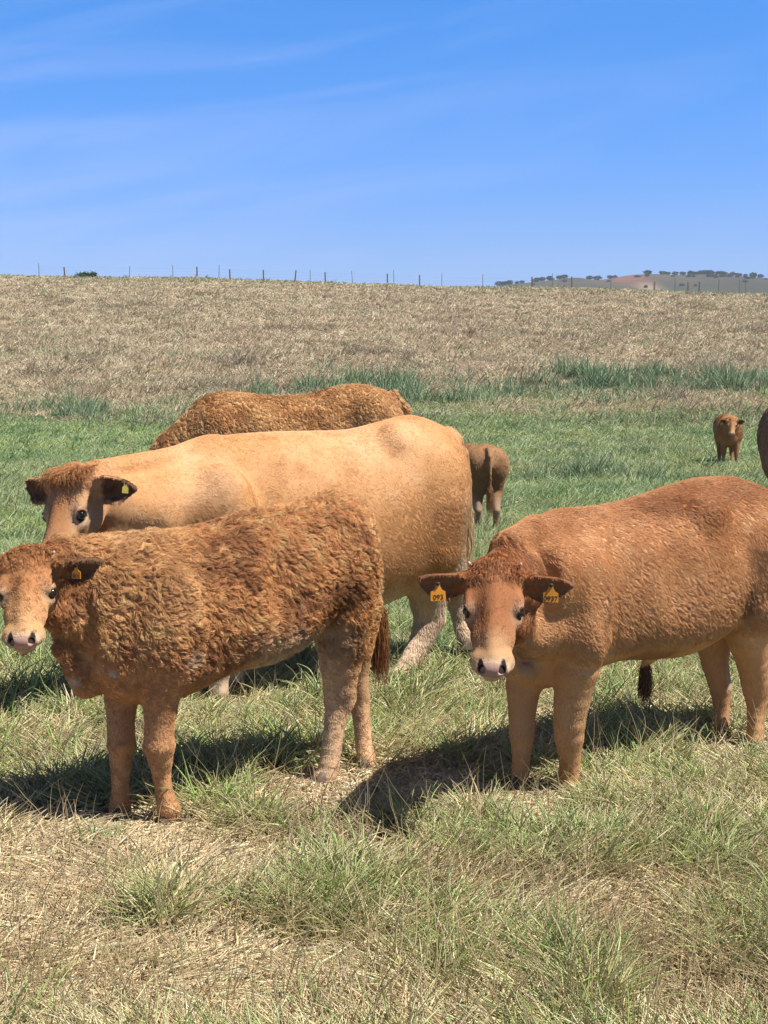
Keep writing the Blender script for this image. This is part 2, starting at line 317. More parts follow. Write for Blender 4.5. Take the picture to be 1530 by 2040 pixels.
    for (a, b, sx, sy, m) in ((730, 775, 110, 14, 2600), (1150, 770, 110, 24, 3000), (1400, 765, 160, 20, 3600), (560, 790, 60, 12, 800), (140, 830, 120, 12, 2000), (820, 800, 90, 16, 1400),
                              (1000, 790, 120, 18, 1500), (235, 835, 60, 8, 700), (1240, 800, 14, 5, 200), (1500, 770, 60, 14, 1500), (1130, 950, 60, 9, 900), (990, 965, 120, 9, 900), (1260, 960, 80, 8, 500), (800, 775, 30, 10, 600)):
        q = np.stack([R.normal(a, sx * .6, 40), R.normal(b, sy * .6, 40)], 1)
        cc = np.array([on_ground(u, v)[:2] for u, v in q]); idx = R.integers(0, 40, int(m * k * .62))
        P2.append(cc[idx] + R.normal(0, 1, (len(idx), 2)) * (.01 * cc[idx][:, 1:2] * .8))
    p = np.concatenate(P2); n = len(p); t = noise(p, 1.3, 71)
    c = mixc(np.tile([.13, .24, .11], (n, 1)), [.42, .50, .27], noise(p, .8, 72) * .7 + .3 * R.random(n)); c *= (.7 + .6 * R.random(n))[:, None]
    blades('tall_weeds', p, (.10 + 1.0 * t ** 2.5) * R.uniform(.5, 1.3, n) * np.clip(p[:, 1] / 45, .35, 1.2), R.uniform(0, .6, n), .0007 * p[:, 1] * R.uniform(.6, 1.4, n), c, 24, k=3, droop=.4,
           label='dark green tall weeds in a ragged band at the foot of the hillside')
if 'nograss' not in TEST: build_grass()

# ---------------------------------------------------------------- implicit body modelling
import openvdb
class Body:
    def __init__(s, lo, hi, vox):
        s.lo = np.asarray(lo, float); s.vox = vox; n = np.ceil((np.asarray(hi) - s.lo) / vox).astype(int)
        s.ax = [s.lo[i] + np.arange(n[i]) * vox for i in range(3)]; s.D = np.full(n, 1., np.float32)
    def sub(s, lo, hi):
        sl = []
        for i in range(3):
            a = int(np.clip((lo[i] - s.lo[i]) / s.vox, 0, len(s.ax[i]))); b = int(np.clip((hi[i] - s.lo[i]) / s.vox + 1, 0, len(s.ax[i]))); sl.append(slice(a, b))
        X = s.ax[0][sl[0]][:, None, None]; Y = s.ax[1][sl[1]][None, :, None]; Z = s.ax[2][sl[2]][None, None, :]
        return tuple(sl), X, Y, Z
    def put(s, sl, d, k, carve=False):
        a = s.D[sl]
        if a.size == 0: return
        d = d.astype(np.float32)
        if carve:
            d = -d; h = np.clip(.5 + .5 * (d - a) / k, 0, 1); s.D[sl] = a * (1 - h) + d * h + k * h * (1 - h)
        else:
            h = np.clip(.5 + .5 * (d - a) / k, 0, 1); s.D[sl] = d * (1 - h) + a * h - k * h * (1 - h)
    def cone(s, a, b, ra, rb, k=.03, flat=None):
        a, b = np.asarray(a, float), np.asarray(b, float); R = max(ra, rb) * (max(1, flat[1]) if flat else 1) + k + 2 * s.vox
        sl, X, Y, Z = s.sub(np.minimum(a, b) - R, np.maximum(a, b) + R)
        ab = b - a; q = max(ab @ ab, 1e-9); px, py, pz = X - a[0], Y - a[1], Z - a[2]
        t = np.clip((px * ab[0] + py * ab[1] + pz * ab[2]) / q, 0, 1)
        dx, dy, dz = px - t * ab[0], py - t * ab[1], pz - t * ab[2]
        if flat:                                         # stretch the section along a direction
            n, f = nrm(flat[0]), flat[1]; m = (dx * n[0] + dy * n[1] + dz * n[2]) * (1 / f - 1); dx, dy, dz = dx + m * n[0], dy + m * n[1], dz + m * n[2]
        t = t * t * (3 - 2 * t) * .35 + t * .65
        s.put(sl, np.sqrt(dx * dx + dy * dy + dz * dz) - (ra + (rb - ra) * t), k)
    def chain(s, pts, k=.03, flat=None):
        A = np.array([q[0] for q in pts]); R = max(q[1] for q in pts) * (max(1, flat[1]) if flat else 1) + k + 2 * s.vox
        sl, X, Y, Z = s.sub(A.min(0) - R, A.max(0) + R); D = None
        for (a, ra), (b, rb) in zip(pts[:-1], pts[1:]):
            ab = b - a; q = max(ab @ ab, 1e-9); px, py, pz = X - a[0], Y - a[1], Z - a[2]
            t = np.clip((px * ab[0] + py * ab[1] + pz * ab[2]) / q, 0, 1); dx, dy, dz = px - t * ab[0], py - t * ab[1], pz - t * ab[2]
            if flat: n, f = nrm(flat[0]), flat[1]; m = (dx * n[0] + dy * n[1] + dz * n[2]) * (1 / f - 1); dx, dy, dz = dx + m * n[0], dy + m * n[1], dz + m * n[2]
            d = np.sqrt(dx * dx + dy * dy + dz * dz) - (ra + (rb - ra) * t)
            if D is None: D = d
            else: h = np.clip(.5 + .5 * (d - D) / .006, 0, 1); D = d * (1 - h) + D * h - .006 * h * (1 - h)
        s.put(sl, D, k)
    def ell(s, c, r, R=None, k=.03, carve=False):
        c = np.asarray(c, float); r = np.asarray(r, float); R = np.eye(3) if R is None else np.asarray(R)   # rows: axes
        m = max(r) + k + 2 * s.vox; sl, X, Y, Z = s.sub(c - m, c + m); px, py, pz = X - c[0], Y - c[1], Z - c[2]
        q = [(px * R[i, 0] + py * R[i, 1] + pz * R[i, 2]) / r[i] for i in range(3)]
        k0 = np.sqrt(q[0]**2 + q[1]**2 + q[2]**2); k1 = np.sqrt((q[0] / r[0])**2 + (q[1] / r[1])**2 + (q[2] / r[2])**2)
        s.put(sl, k0 * (k0 - 1) / np.maximum(k1, 1e-6), k, carve)
    def torso(s, O, f, tab, p=2.35, k=.03, low=.46):
        """O origin, f forward unit (xy), tab rows (u, ztop, zbot, halfwidth)"""
        tab = np.array(sorted(map(tuple, tab))); u0, u1 = tab[0, 0], tab[-1, 0]; f = np.asarray(f); l = np.array([-f[1], f[0]])
        m = tab[:, 3].max() + .05; cs = np.array([O[:2] + f * u0, O[:2] + f * u1])
        sl, X, Y, Z = s.sub([*(cs.min(0) - m), tab[:, 2].min() - .1], [*(cs.max(0) + m), tab[:, 1].max() + .1])
        u = (X - O[0]) * f[0] + (Y - O[1]) * f[1]; v = (X - O[0]) * l[0] + (Y - O[1]) * l[1]; uu = u[:, :, 0]
        zt = hermite(tab[:, 0], tab[:, 1], uu)[..., None]; zb = hermite(tab[:, 0], tab[:, 2], uu)[..., None]; hw = hermite(tab[:, 0], tab[:, 3], uu)[..., None]
        zc = zb + low * (zt - zb); hu = np.where(Z > zc, zt - zc, zc - zb); q = np.where(Z > zc, (np.abs(v / hw) ** 1.95 + np.abs((Z - zc) / hu) ** 1.95) ** (1 / 1.95), (np.abs(v / hw) ** p + np.abs((Z - zc) / hu) ** p) ** (1 / p))
        d = (q - 1) * np.minimum(hw, hu) * .9
        s.put(sl, np.maximum(d, np.maximum(u0 - u, u - u1)), k)
    def ear(s, root, tip, face, W, cup=1.2, th=.009, k=.012, fold=0.):
        a = tip - root; La = np.linalg.norm(a); a = a / La; n = nrm(face - (face @ a) * a); b = np.cross(n, a); m = La * .6 + .03; c = (root + tip) / 2
        sl, X, Y, Z = s.sub(c - m - W, c + m + W); px, py, pz = X - root[0], Y - root[1], Z - root[2]
        A = (px * a[0] + py * a[1] + pz * a[2]) / La; B = px * b[0] + py * b[1] + pz * b[2]; Nn = px * n[0] + py * n[1] + pz * n[2]
        t = np.clip(A, 0.02, .999); wd = W * (.42 + .58 * np.sin(np.pi * np.clip(t * .95 + .10, 0, 1)) ** .8) * np.clip((1 - t) / .30, 0, 1) ** .5
        bend = Nn - cup * B * B / W * .8 + fold * (A ** 2) * La * .3 + .01
        d1 = (np.abs(B) - wd) * .7; d2 = np.abs(bend) * .72 - th; d3 = np.maximum(-A, A - 1) * La
        s.put(sl, np.maximum(np.maximum(d1, d2), d3) * .9, k)
    def mesh(s, smooth=2):
        g = openvdb.FloatGrid(3 * s.vox); D = np.clip(s.D, -3 * s.vox, 3 * s.vox).astype(np.float32)
        g.copyFromArray(D, tolerance=1e-7); pts, tris, quads = g.convertToPolygons(isovalue=0., adaptivity=0.)
        pts = np.asarray(pts, float) * s.vox + s.lo; quads = np.asarray(quads, np.int64)[:, ::-1]
        # keep the largest connected piece
        par = np.arange(len(pts))
        for _ in range(60):
            m = par[quads].min(1); new = par.copy(); np.minimum.at(new, par[quads].ravel(), np.repeat(m, 4)); np.minimum.at(new, quads.ravel(), np.repeat(m, 4))
            for _k in range(6): new = new[new]
            if (new == par).all(): break
            par = new
        ids, cnt = np.unique(par, return_counts=True); keep = par == ids[np.argmax(cnt)]; idx = np.cumsum(keep) - 1
        quads = idx[quads[keep[quads[:, 0]]]]; pts = pts[keep]
        for _ in range(smooth):
            acc = np.zeros_like(pts); c = np.zeros(len(pts))
            for i in range(4):
                np.add.at(acc, quads[:, i], pts[quads[:, (i + 1) % 4]] + pts[quads[:, (i + 3) % 4]]); np.add.at(c, quads[:, i], 2)
            pts = pts * .5 + acc / c[:, None] * .5
        fn = np.cross(pts[quads[:, 2]] - pts[quads[:, 0]], pts[quads[:, 3]] - pts[quads[:, 1]])
        vol = np.einsum('ij,ij->i', pts[quads[:, 0]], fn).sum()
        c = pts.mean(0); 
        if np.einsum('ij,ij->i', pts[quads[:, 0]] - c, fn).sum() < 0: quads = quads[:, ::-1]; fn = -fn
        vn = np.zeros_like(pts)
        for i in range(4): np.add.at(vn, quads[:, i], fn)
        return pts, quads, nrm(vn), fn

def head_frame(poll, nose, dors):
    x = nrm(nose); z = nrm(dors - (dors @ x) * x); y = np.cross(z, x); return poll, np.stack([x, y, z])
class Head:
    """cattle head: x poll to muzzle, y its left, z out of the forehead; unit = head length"""
    def __init__(s, poll, nose, dors, Ln, wd=1.15):
        s.o = np.asarray(poll, float); s.L = Ln; s.w = wd; x = nrm(nose); dors = np.asarray(dors, float); z = nrm(dors - (dors @ x) * x); y = np.cross(z, x); s.R = np.stack([x, y, z])
    def __call__(s, x, y, z): return s.o + (x * s.R[0] + y * s.w * s.R[1] + z * s.R[2]) * s.L
    def local(s, p):
        q = (p - s.o) @ s.R.T / s.L; q[:, 1] /= s.w; return q
    def build(s, B):
        Ln, w = s.L, s.w
        def E(x, y, z, rx, ry, rz, k=.05, carve=False): B.ell(s(x, y, z), np.array([rx, ry * w, rz]) * Ln, s.R, k * Ln, carve)
        def K(a, ra, b, rb, k=.05): B.cone(s(*a), s(*b), ra * Ln, rb * Ln, k * Ln)
        E(.13, 0, -.15, .20, .20, .17); E(.28, 0, -.12, .26, .20, .11)
        E(.03, 0, -.06, .08, .12, .08)
        K((.32, 0, -.17), .155, (.74, 0, -.14), .105); E(.60, 0, -.150, .26, .152, .11); K((.22, 0, -.07), .09, (.82, 0, -.075), .062)
        for y in (-1, 1):
            E(.33, .12 * y, -.26, .22, .075, .14, .06); K((.26, .08 * y, -.36), .055, (.80, .04 * y, -.22), .05, .06)
            E(.37, .165 * y, -.085, .10, .035, .042, .04)                    # brow
            E(.43, .15 * y, -.16, .11, .045, .05, .04)                       # under the eye
            E(.84, .075 * y, -.145, .10, .075, .085, .04)                    # lips
        E(.87, 0, -.12, .115, .115, .10, .04); E(.93, 0, -.10, .065, .115, .07, .03); E(.875, 0, -.243, .095, .082, .055, .03)
        for y in (-1, 1):
            B.ell(s(.430, .200 * y, -.118), np.array([.055, .030, .034]) * Ln, s.R, .02 * Ln, True)
            n = nrm(s.R[0] * .8 + s.R[1] * y * .30 + s.R[2] * .5); b2 = nrm(np.cross(s.R[2] * .9 + s.R[1] * y * .5, n)); c2 = np.cross(n, b2)
            B.ell(s(.965, .068 * y, -.060), np.array([.06, .020, .032]) * Ln, np.stack([n, b2, c2]), .012 * Ln, True)
        B.ell(s(.95, 0, -.192), np.array([.10, .16, .007]) * Ln, s.R, .012 * Ln, True)
    def parts(s, parent, base, eye=.038, buds=True, lid=(.36, .17, .07)):
        lm = flat_mat('eyelid_hide', lid, .7)
        for y in (-1, 1): sphere('eye', s(.430, .171 * y, -.108), np.array([eye, eye, eye]) * s.L, M['eye'], parent, base); tube('eyelid', [s(.430 - .046 * math.cos(t), (.176 + .012 * math.cos(t)) * y, -.106 + .050 * math.sin(t)) for t in np.linspace(-1.5, 1.5, 9)], [s.L * (.006 + .008 * math.cos(t)) for t in np.linspace(-1.5, 1.5, 9)], lm, parent, base, n=8)
        if buds:
            for y in (-1, 1): tube('horn_bud', [s(.05, .160 * y, -.07), s(.035, .170 * y, -.045), s(.028, .174 * y, -.034)], [.018 * s.L, .014 * s.L, .007 * s.L], M['horn'], parent, base)
    def paint(s, p, col, ln, muz=True, cream=(.78, .58, .38)):
        """nose pad, cream ring round muzzle and eyes; short hair on the face"""
        q = s.local(p); near = (np.abs(q[:, 0] - .5) < .62) & (np.abs(q[:, 1]) < .27) & (q[:, 2] > -.44 + .16 * sst(.45, .7, q[:, 0])) & (q[:, 2] < .2)
        x, y, z = q.T; f = near * 1.
        ln = np.where(near, np.minimum(ln, .013 + .012 * sst(.30, .05, x)), ln); ln = np.where(near & (x > .7), .008, ln)
        jit = (fbm(p, 60, 3) - .5) * .08
        col = mixc(col, np.array(cream) * [.82, .66, .50], f * sst(.5, .8, x + jit) * .42)
        col = mixc(col, cream, f * sst(.82, .90, x + jit) * .65)
        ey = np.exp(-(((x - .43) / .075) ** 2 + ((np.abs(y) - .175) / .06) ** 2 + ((z + .12) / .07) ** 2)); col = mixc(col, np.array(cream), np.clip(ey * 1.1, 0, .38) * f)
        ed = ((x - .435) / .055) ** 2 + ((z + .108) / .040) ** 2 + ((np.abs(y) - .178) / .034) ** 2; col = mixc(col, [.05, .028, .02], sst(1.5, 1.0, ed) * f); ln = np.where((ed < 2.0) & near, 0, ln)
        if muz:
            pad = sst(.882, .897, x + .55 * z + jit * .15) * sst(-.175, -.160, z) * sst(.118, .098, np.abs(y) + .35 * np.maximum(z + .10, 0) + jit * .2) * f; col = mixc(col, mixc(np.tile([.46, .27, .21], (len(p), 1)), [.58, .36, .28], fbm(p, 90, 4)), pad); ln = np.where(pad > .3, 0, ln)
            for sg in (-1, 1):
                qd = ((y - .070 * sg) / .024) ** 2 + ((z + .060) / .030) ** 2 + ((x - .945) / .09) ** 2; m = sst(1.3, .9, qd) * f; col = mixc(col, [.02, .012, .01], m); ln = np.where(m > .2, 0, ln)
            ml = sst(.016, .006, np.abs(z + .193)) * f * (x > .80); col = mixc(col, [.10, .05, .04], ml); ln = np.where(ml > .3, .0, ln)
        return col, ln
def sphere(name, c, r, mat, parent, base, n=14):
    V = []; Fc = []
    for i in range(n + 1):
        for j in range(2 * n):
            a, b = math.pi * i / n, math.pi * j / n; V.append((c[0] + r[0] * math.sin(a) * math.cos(b), c[1] + r[1] * math.sin(a) * math.sin(b), c[2] + r[2] * math.cos(a)))
    for i in range(n):
        for j in range(2 * n): Fc.append((i * 2 * n + j, (i + 1) * 2 * n + j, (i + 1) * 2 * n + (j + 1) % (2 * n), i * 2 * n + (j + 1) % (2 * n)))
    return mesh(name, V, Fc, mat, parent, origin=base)
def tube(name, pts, rad, mat, parent=None, base=None, n=10, cap=True, col=None):
    pts = np.asarray(pts, float); V = []; Fc = []; m = len(pts); up = np.array([.3, .9, .2])
    for i in range(m):
        t = nrm(pts[min(i + 1, m - 1)] - pts[max(i - 1, 0)]); a = nrm(np.cross(t, up)); b = np.cross(t, a)
        for j in range(n): th = 2 * math.pi * j / n; V.append(pts[i] + (a * math.cos(th) + b * math.sin(th)) * rad[i])
    for i in range(m - 1):
        for j in range(n): Fc.append((i * n + j, i * n + (j + 1) % n, (i + 1) * n + (j + 1) % n, (i + 1) * n + j))
    Fc += [tuple(range(n))[::-1], tuple(range((m - 1) * n, m * n))]
    return mesh(name, V, Fc, mat, parent, origin=base, col=col)
def hoof(p, f, w, parent, base):
    """cloven hoof: two claws, p on the ground under the foot, f walking direction, w width"""
    f = nrm(np.array([f[0], f[1], 0])); l = np.array([-f[1], f[0], 0]); V = []; Fc = []
    for sg in (-1, 1):
        n = 10; b0 = len(V)
        for (h, fw, bk, hw) in ((0, .85, -.45, .27), (.25, .78, -.45, .26), (.55, .55, -.40, .23), (.85, .35, -.30, .17)):
            for j in range(n):
                a = 2 * math.pi * j / n; u = math.cos(a); x = (fw - bk) / 2 * u + (fw + bk) / 2; y = hw * math.sin(a) * (1 - .35 * max(0, u))
                V.append(p + f * x * w + l * (sg * .255 + y - sg * .05 * max(0, u)) * w + np.array([0, 0, h * w]))
        for i in range(3):
            for j in range(n): Fc.append((b0 + i * n + j, b0 + i * n + (j + 1) % n, b0 + (i + 1) * n + (j + 1) % n, b0 + (i + 1) * n + j))
        Fc += [tuple(range(b0, b0 + n))[::-1], tuple(range(b0 + 3 * n, b0 + 4 * n))]
    return mesh('hoof', V, Fc, M['hoof'], parent, origin=base)
def ear_tag(c, a, n, w, mat, parent, base, text=None):
    """c stud position, a downwards in the tag's plane, n its face normal"""
    a = nrm(a); n = nrm(n - (n @ a) * a); b = np.cross(a, n) * -1
    o = [(-.13, -.10), (.13, -.10), (.16, .18), (.30, .42), (.50, .52), (.52, 1.15), (-.52, 1.15), (-.50, .52), (-.30, .42), (-.16, .18)]
    V = []
    for dz in (0.0012, -0.0012):
        for (x, y) in o: V.append(c + b * x * w + a * y * w + n * dz)
    k = len(o); Fc = [tuple(range(k)), tuple(range(2 * k - 1, k - 1, -1))] + [(i, i + k, (i + 1) % k + k, (i + 1) % k) for i in range(k)]
    t = mesh('ear_tag', V, Fc, mat, parent, smooth=False, origin=base)
    sphere('stud', c + n * .003, np.array([.14, .14, .14]) * w, M['ink'], t, base, 6)
    if text:
        cu = bpy.data.curves.new('tag_number', 'FONT'); cu.body = text; cu.size = w * .48; cu.align_x = 'CENTER'; cu.extrude = .0004; cu.materials.append(M['ink'])
        tmp = bpy.data.objects.new('tmp', cu); C.objects.link(tmp); dg = bpy.context.evaluated_depsgraph_get()
        me = bpy.data.meshes.new_from_object(tmp.evaluated_get(dg)); bpy.data.objects.remove(tmp); me.name = 'tag_number'; me.materials.clear(); me.materials.append(M['ink'])
        ob = bpy.data.objects.new('tag_number', me); C.objects.link(ob); ob.parent = t
        p0 = c + a * 1.06 * w + n * (.0019) - np.asarray(base); m = Matrix(((b[0], -a[0], n[0], p0[0]), (b[1], -a[1], n[1], p0[1]), (b[2], -a[2], n[2], p0[2]), (0, 0, 0, 1)))
        ob.matrix_local = m
    return t

def coat(pts, quads, vn, fn, count, colf, lenf, flow, parent, base, rad, curl, clump, lift, seed, k=4, name='coat', wave=.25, hue=.25, clumpsize=.03, ff=18.):
    """hair grown from the skin; colf/lenf evaluated at the roots"""
    r = np.random.default_rng(seed); area = np.linalg.norm(fn, axis=1)
    qi = r.choice(len(quads), count, p=area / area.sum()); a, b = r.random(count), r.random(count); Q = quads[qi]
    W = [(1 - a) * (1 - b), a * (1 - b), a * b, (1 - a) * b]
    root = sum(pts[Q[:, i]] * W[i][:, None] for i in range(4)); n = nrm(sum(vn[Q[:, i]] * W[i][:, None] for i in range(4)))
    ln = lenf(root); keep = ln > .002; root, n, ln = root[keep], n[keep], ln[keep]; m = len(root); col = colf(root)
    f = flow(root); V = np.stack([fbm(root, ff, seed + i, 2) for i in (1, 2, 3)], 1) - .5; V += .12 * r.normal(0, 1, V.shape) * curl; f = nrm(f) + V * 3.0 * curl * (.35 + 1.3 * sst(.3, .7, fbm(root, 4.5, seed + 41)))[:, None]; ln = ln * (.75 + .55 * fbm(root, 6, seed + 43)); f = f - (f * n).sum(1, keepdims=True) * n; f = nrm(f)
    ncl = max(50, int(m / clump)); ci = r.choice(m, ncl, replace=False); kd = kdtree.KDTree(ncl)
    for i, c in enumerate(ci): kd.insert(root[c], i)
    kd.balance(); own = np.array([kd.find(p)[1] for p in root]); cc = root[ci[own]]; ph = r.random(ncl)[own] * 6.28; amp = r.normal(0, 1, ncl)[own]; tone = 1 + hue * r.normal(0, .5, ncl)[own] * (.25 + .75 * sst(.012, .026, ln))
    pk = .25 + .6 * sst(.35, .65, noise(root, 14, seed + 31)); lft = (.02 + (lift - .02) * sst(.013, .030, ln)) * r.uniform(.6, 1.4, m); s = np.linspace(0, 1, k); side = np.cross(n, f); out = np.zeros((m, k, 3)); ln = ln * r.uniform(.7, 1.2, m)
    for j, t in enumerate(s):
        o = root + (f * t * (1 - .1 * t) + n * (lft * math.sin(t * 2.4))[:, None]) * ln[:, None] + side * (wave * amp * np.sin(t * 4.2 + ph) * t * ln)[:, None] + n * (wave * .5 * np.cos(t * 5 + ph) * t * ln)[:, None]
        pull = (cc - root); pull = pull * np.minimum(1, ln / np.maximum(np.linalg.norm(pull, axis=1), 1e-6))[:, None]
        out[:, j] = o + pull * (pk * t ** 1.3 * sst(.010, .035, ln))[:, None]
    R = rad * r.uniform(.7, 1.2, m)[:, None] * (1 - .75 * s ** 2)[None]
    c = col[:, None, :] * (tone * r.uniform(.85, 1.15, m))[:, None, None] * (.85 + .3 * s)[None, :, None]
    return strands(name, out, R, c, M['coat'], parent, base)

class Animal:
    def __init__(s, name, base, label, cat, vox, lo, hi, group=None):
        s.base = np.array([base[0], base[1], float(ground(base[0], base[1]))]); s.root = tag(empty(name, s.base), label, cat, group)
        s.B = Body(lo, hi, vox)
    def leg(s, rows, k=.02, flat=None, toe=None, hoofw=None, H=None):
        pts = [(P(a, b, d), wpx / 2 * d / F - .004) for (a, b, d, wpx) in rows]
        if toe is not None: pts[-1] = (pts[-1][0] + np.array([0, 0, .026]), pts[-1][1])
        s.B.chain(pts, k, flat); p, rr = pts[-1]; s.feet = getattr(s, 'feet', []); s.feet.append((p, rr, toe))
    def finish(s, colf, lenf, flow, count, rad, curl=.3, clump=12, lift=.25, seed=1, k=4, disp=0., wave=.25, hue=.25, ff=18., hoofw=.9):
        pts, quads, vn, fn = s.B.mesh()
        if disp: pts = pts + vn * ((fbm(pts, 34, seed, 3) - .5) * 2 * disp * np.clip((lenf(pts) - .014) / .015, 0, 1))[:, None]
        pts = pts - vn * (np.clip(lenf(pts) - .012, 0, 1) * lift * .9 + .003)[:, None]
        s.pts = pts; col = colf(pts); mesh('body', pts, quads, M['skin'], s.root, col=col, origin=s.base)
        for (p, rr, toe) in getattr(s, 'feet', []):
            q = p.copy(); q[2] = float(ground(p[0], p[1])) if toe is None or len(toe) < 3 else p[2] - .05
            hoof(q + nrm(np.array([toe[0], toe[1], 0])) * rr * .22, toe, rr * 2.05 * hoofw, s.root, s.base)
        if TEST and 'fur' not in TEST: return
        coat(pts, quads, vn, fn, count, colf, lenf, flow, s.root, s.base, rad, curl, clump, lift, seed, k, wave=wave, hue=hue, ff=ff)

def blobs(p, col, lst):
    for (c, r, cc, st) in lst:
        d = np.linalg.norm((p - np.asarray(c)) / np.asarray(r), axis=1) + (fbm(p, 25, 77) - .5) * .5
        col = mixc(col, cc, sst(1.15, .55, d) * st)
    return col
UP = np.array([0, 0, 1.])
def axis(O, yaw):                                       # forward direction: facing left in the picture, turned yaw degrees to the camera
    a = math.radians(yaw); f = np.array([-math.cos(a), -math.sin(a)]); return np.array(O, float), f, np.array([-f[1], f[0]])
def stations(O, f, rows):
    out = []
    for (px, yt, yb, hw) in rows:
        r = []
        for py in (yt, yb):
            d = ray(px, py); # solve O + f u = d t in xy
            A = np.array([[d[0], -f[0]], [d[1], -f[1]]]); t, u = np.linalg.solve(A, O[:2]); r.append((u, CAMZ + d[2] * t))
        out.append((r[0][0], r[0][1], r[1][1], hw))
    return out
def bodyflow(f, down=.7, zleg=.5, heads=()):
    f3 = np.array([f[0], f[1], 0])
    def fl(p):
        v = np.tile(-f3 * .9 - UP * down, (len(p), 1)); t = sst(zleg + .12, zleg - .08, p[:, 2]); v = mixc(v, -UP - f3 * .1, t)
        for h in heads:
            q = h.local(p); m = sst(.75, .5, np.linalg.norm(q - np.array([.45, 0, -.12]), axis=1)); v = mixc(v, h.R[0] * 1.0 + UP * .0, m)
        return v
    return fl

# ================= curly calf on the left
def curly_calf():
    O, f, l = axis((-.86, 5.20), 40); f3 = np.array([*f, 0]); l3 = np.array([*l, 0])
    A = Animal('calf', (-.55, 5.45), 'curly russet calf at the left in front of the big tan cow, pale muzzle', 'calf', .0055, (-1.75, 4.35, -.03), (.35, 6.35, 1.35))
    B = A.B
    B.torso(O, f, stations(O, f, [(172, 1130, 1350, .09), (205, 1088, 1385, .135), (250, 1074, 1402, .165), (300, 1064, 1402, .18), (370, 1052, 1378, .195), (440, 1035, 1342, .215), (520, 1016, 1322, .222), (565, 1007, 1298, .215), (605, 999, 1258, .205), (655, 992, 1218, .185), (692, 990, 1205, .165), (718, 1006, 1195, .125), (736, 1050, 1175, .06)]), k=.03)
    # neck and dewlap
    B.chain([(P(255, 1185, 5.24), .18), (P(190, 1185, 5.16), .145), (P(118, 1160, 5.04), .095)], .04)
    B.chain([(P(230, 1280, 5.2), .14), (P(165, 1250, 5.10), .095), (P(110, 1215, 4.98), .06)], .04)
    B.chain([(P(300, 1090, 5.30), .06), (P(210, 1096, 5.18), .055), (P(115, 1100, 5.02), .05)], .03)
    B.cone(P(170, 1365, 5.10), P(122, 1290, 5.02), .05, .03, .04)
    B.ell(P(330, 1240, 5.10), [.13, .10, .20], k=.06)     # shoulder
    B.ell(P(345, 1320, 5.10), [.09, .07, .11], k=.05)
    B.ell(P(662, 1098, 5.70), [.14, .12, .195], k=.06); B.ell(P(672, 1155, 5.72), [.13, .115, .19], k=.06)
    B.ell(P(655, 1008, 5.78), [.09, .12, .05], k=.04)      # hip bones
    B.ell(P(612, 1165, 5.31), [.12, .08, .15], k=.10, carve=True)                                             # flank hollow
    B.ell(P(392, 1200, 4.98), [.05, .06, .16], k=.06, carve=True); B.ell(P(408, 1300, 5.0), [.06, .06, .08], k=.05, carve=True)    # behind the shoulder and elbow
    B.ell(P(262, 1190, 4.93), [.04, .05, .15], k=.05, carve=True)                                              # in front of the shoulder
    A.leg([(322, 1300, 5.12, 120), (324, 1360, 5.11, 92), (320, 1415, 5.12, 74), (317, 1455, 5.12, 66), (317, 1486, 5.12, 71), (319, 1512, 5.13, 58), (322, 1545, 5.14, 44), (327, 1580, 5.14, 43), (336, 1612, 5.14, 54), (338, 1640, 5.14, 46)], .02, toe=(f[0], f[1]))
    A.leg([(252, 1330, 5.28, 100), (242, 1390, 5.26, 76), (241, 1440, 5.24, 62), (242, 1482, 5.23, 64), (241, 1512, 5.23, 52), (240, 1545, 5.22, 43), (240, 1580, 5.22, 42), (238, 1612, 5.22, 54), (237, 1636, 5.21, 48)], .02, toe=(f[0], f[1]))
    A.leg([(680, 1130, 5.74, 150), (680, 1215, 5.72, 128), (682, 1275, 5.74, 112), (678, 1325, 5.75, 90), (677, 1370, 5.76, 70)], .04)
    A.leg([(677, 1360, 5.76, 68), (676, 1395, 5.77, 68), (668, 1435, 5.75, 50), (661, 1490, 5.73, 46), (656, 1520, 5.72, 48), (650, 1545, 5.71, 50), (646, 1562, 5.70, 46)], .02, toe=(f[0], f[1]))
    B.cone(P(694, 1335, 5.78), P(699, 1390, 5.80), .018, .024, .02)
    A.feet.pop(0) if False else None
    A.leg([(710, 1210, 5.92, 110), (706, 1290, 5.93, 84), (710, 1345, 5.95, 54), (716, 1395, 5.97, 48), (721, 1440, 5.96, 40), (725, 1485, 5.94, 40), (730, 1512, 5.92, 44), (731, 1532, 5.91, 42)], .02, toe=(f[0], f[1]))
    A.feet = [x for x in A.feet if x[2] is not None]
    H = Head(P(56, 1090, 4.84), P(40, 1262, 4.58) - P(56, 1085, 4.80), np.array([.03, -.75, .62]), .37, 1.32); H.build(B)
    B.ell(P(92, 1130, 4.95), [.07, .09, .08], k=.03)
    # ears
    er = H(.13, .21, -.12); et = P(204, 1122, 4.80)
    B.cone(er, er + (et - er) * .25, .030, .024, .03); B.ear(er, et, np.array([.25, -.85, -.45]), .048, cup=1.5, k=.012)
    er2 = H(.14, -.19, -.12); et2 = er2 + np.array([-.15, .05, -.03]); B.cone(er2, er2 + (et2 - er2) * .25, .030, .024, .03); B.ear(er2, et2, np.array([-.1, -.85, -.5]), .046, cup=1.5)
    # tail
    B.chain([(P(715, 1008, 5.90), .034), (P(738, 1060, 5.98), .024), (P(748, 1130, 6.0), .020), (P(752, 1200, 6.0), .016), (P(752, 1250, 6.0), .012)], .02)
    H.parts(A.root, A.base)
    R1 = np.array([.86, .42, .165]); R2 = np.array([.58, .25, .095]); GOLD = np.array([.95, .55, .24]); PALEF = np.array([.90, .58, .33])
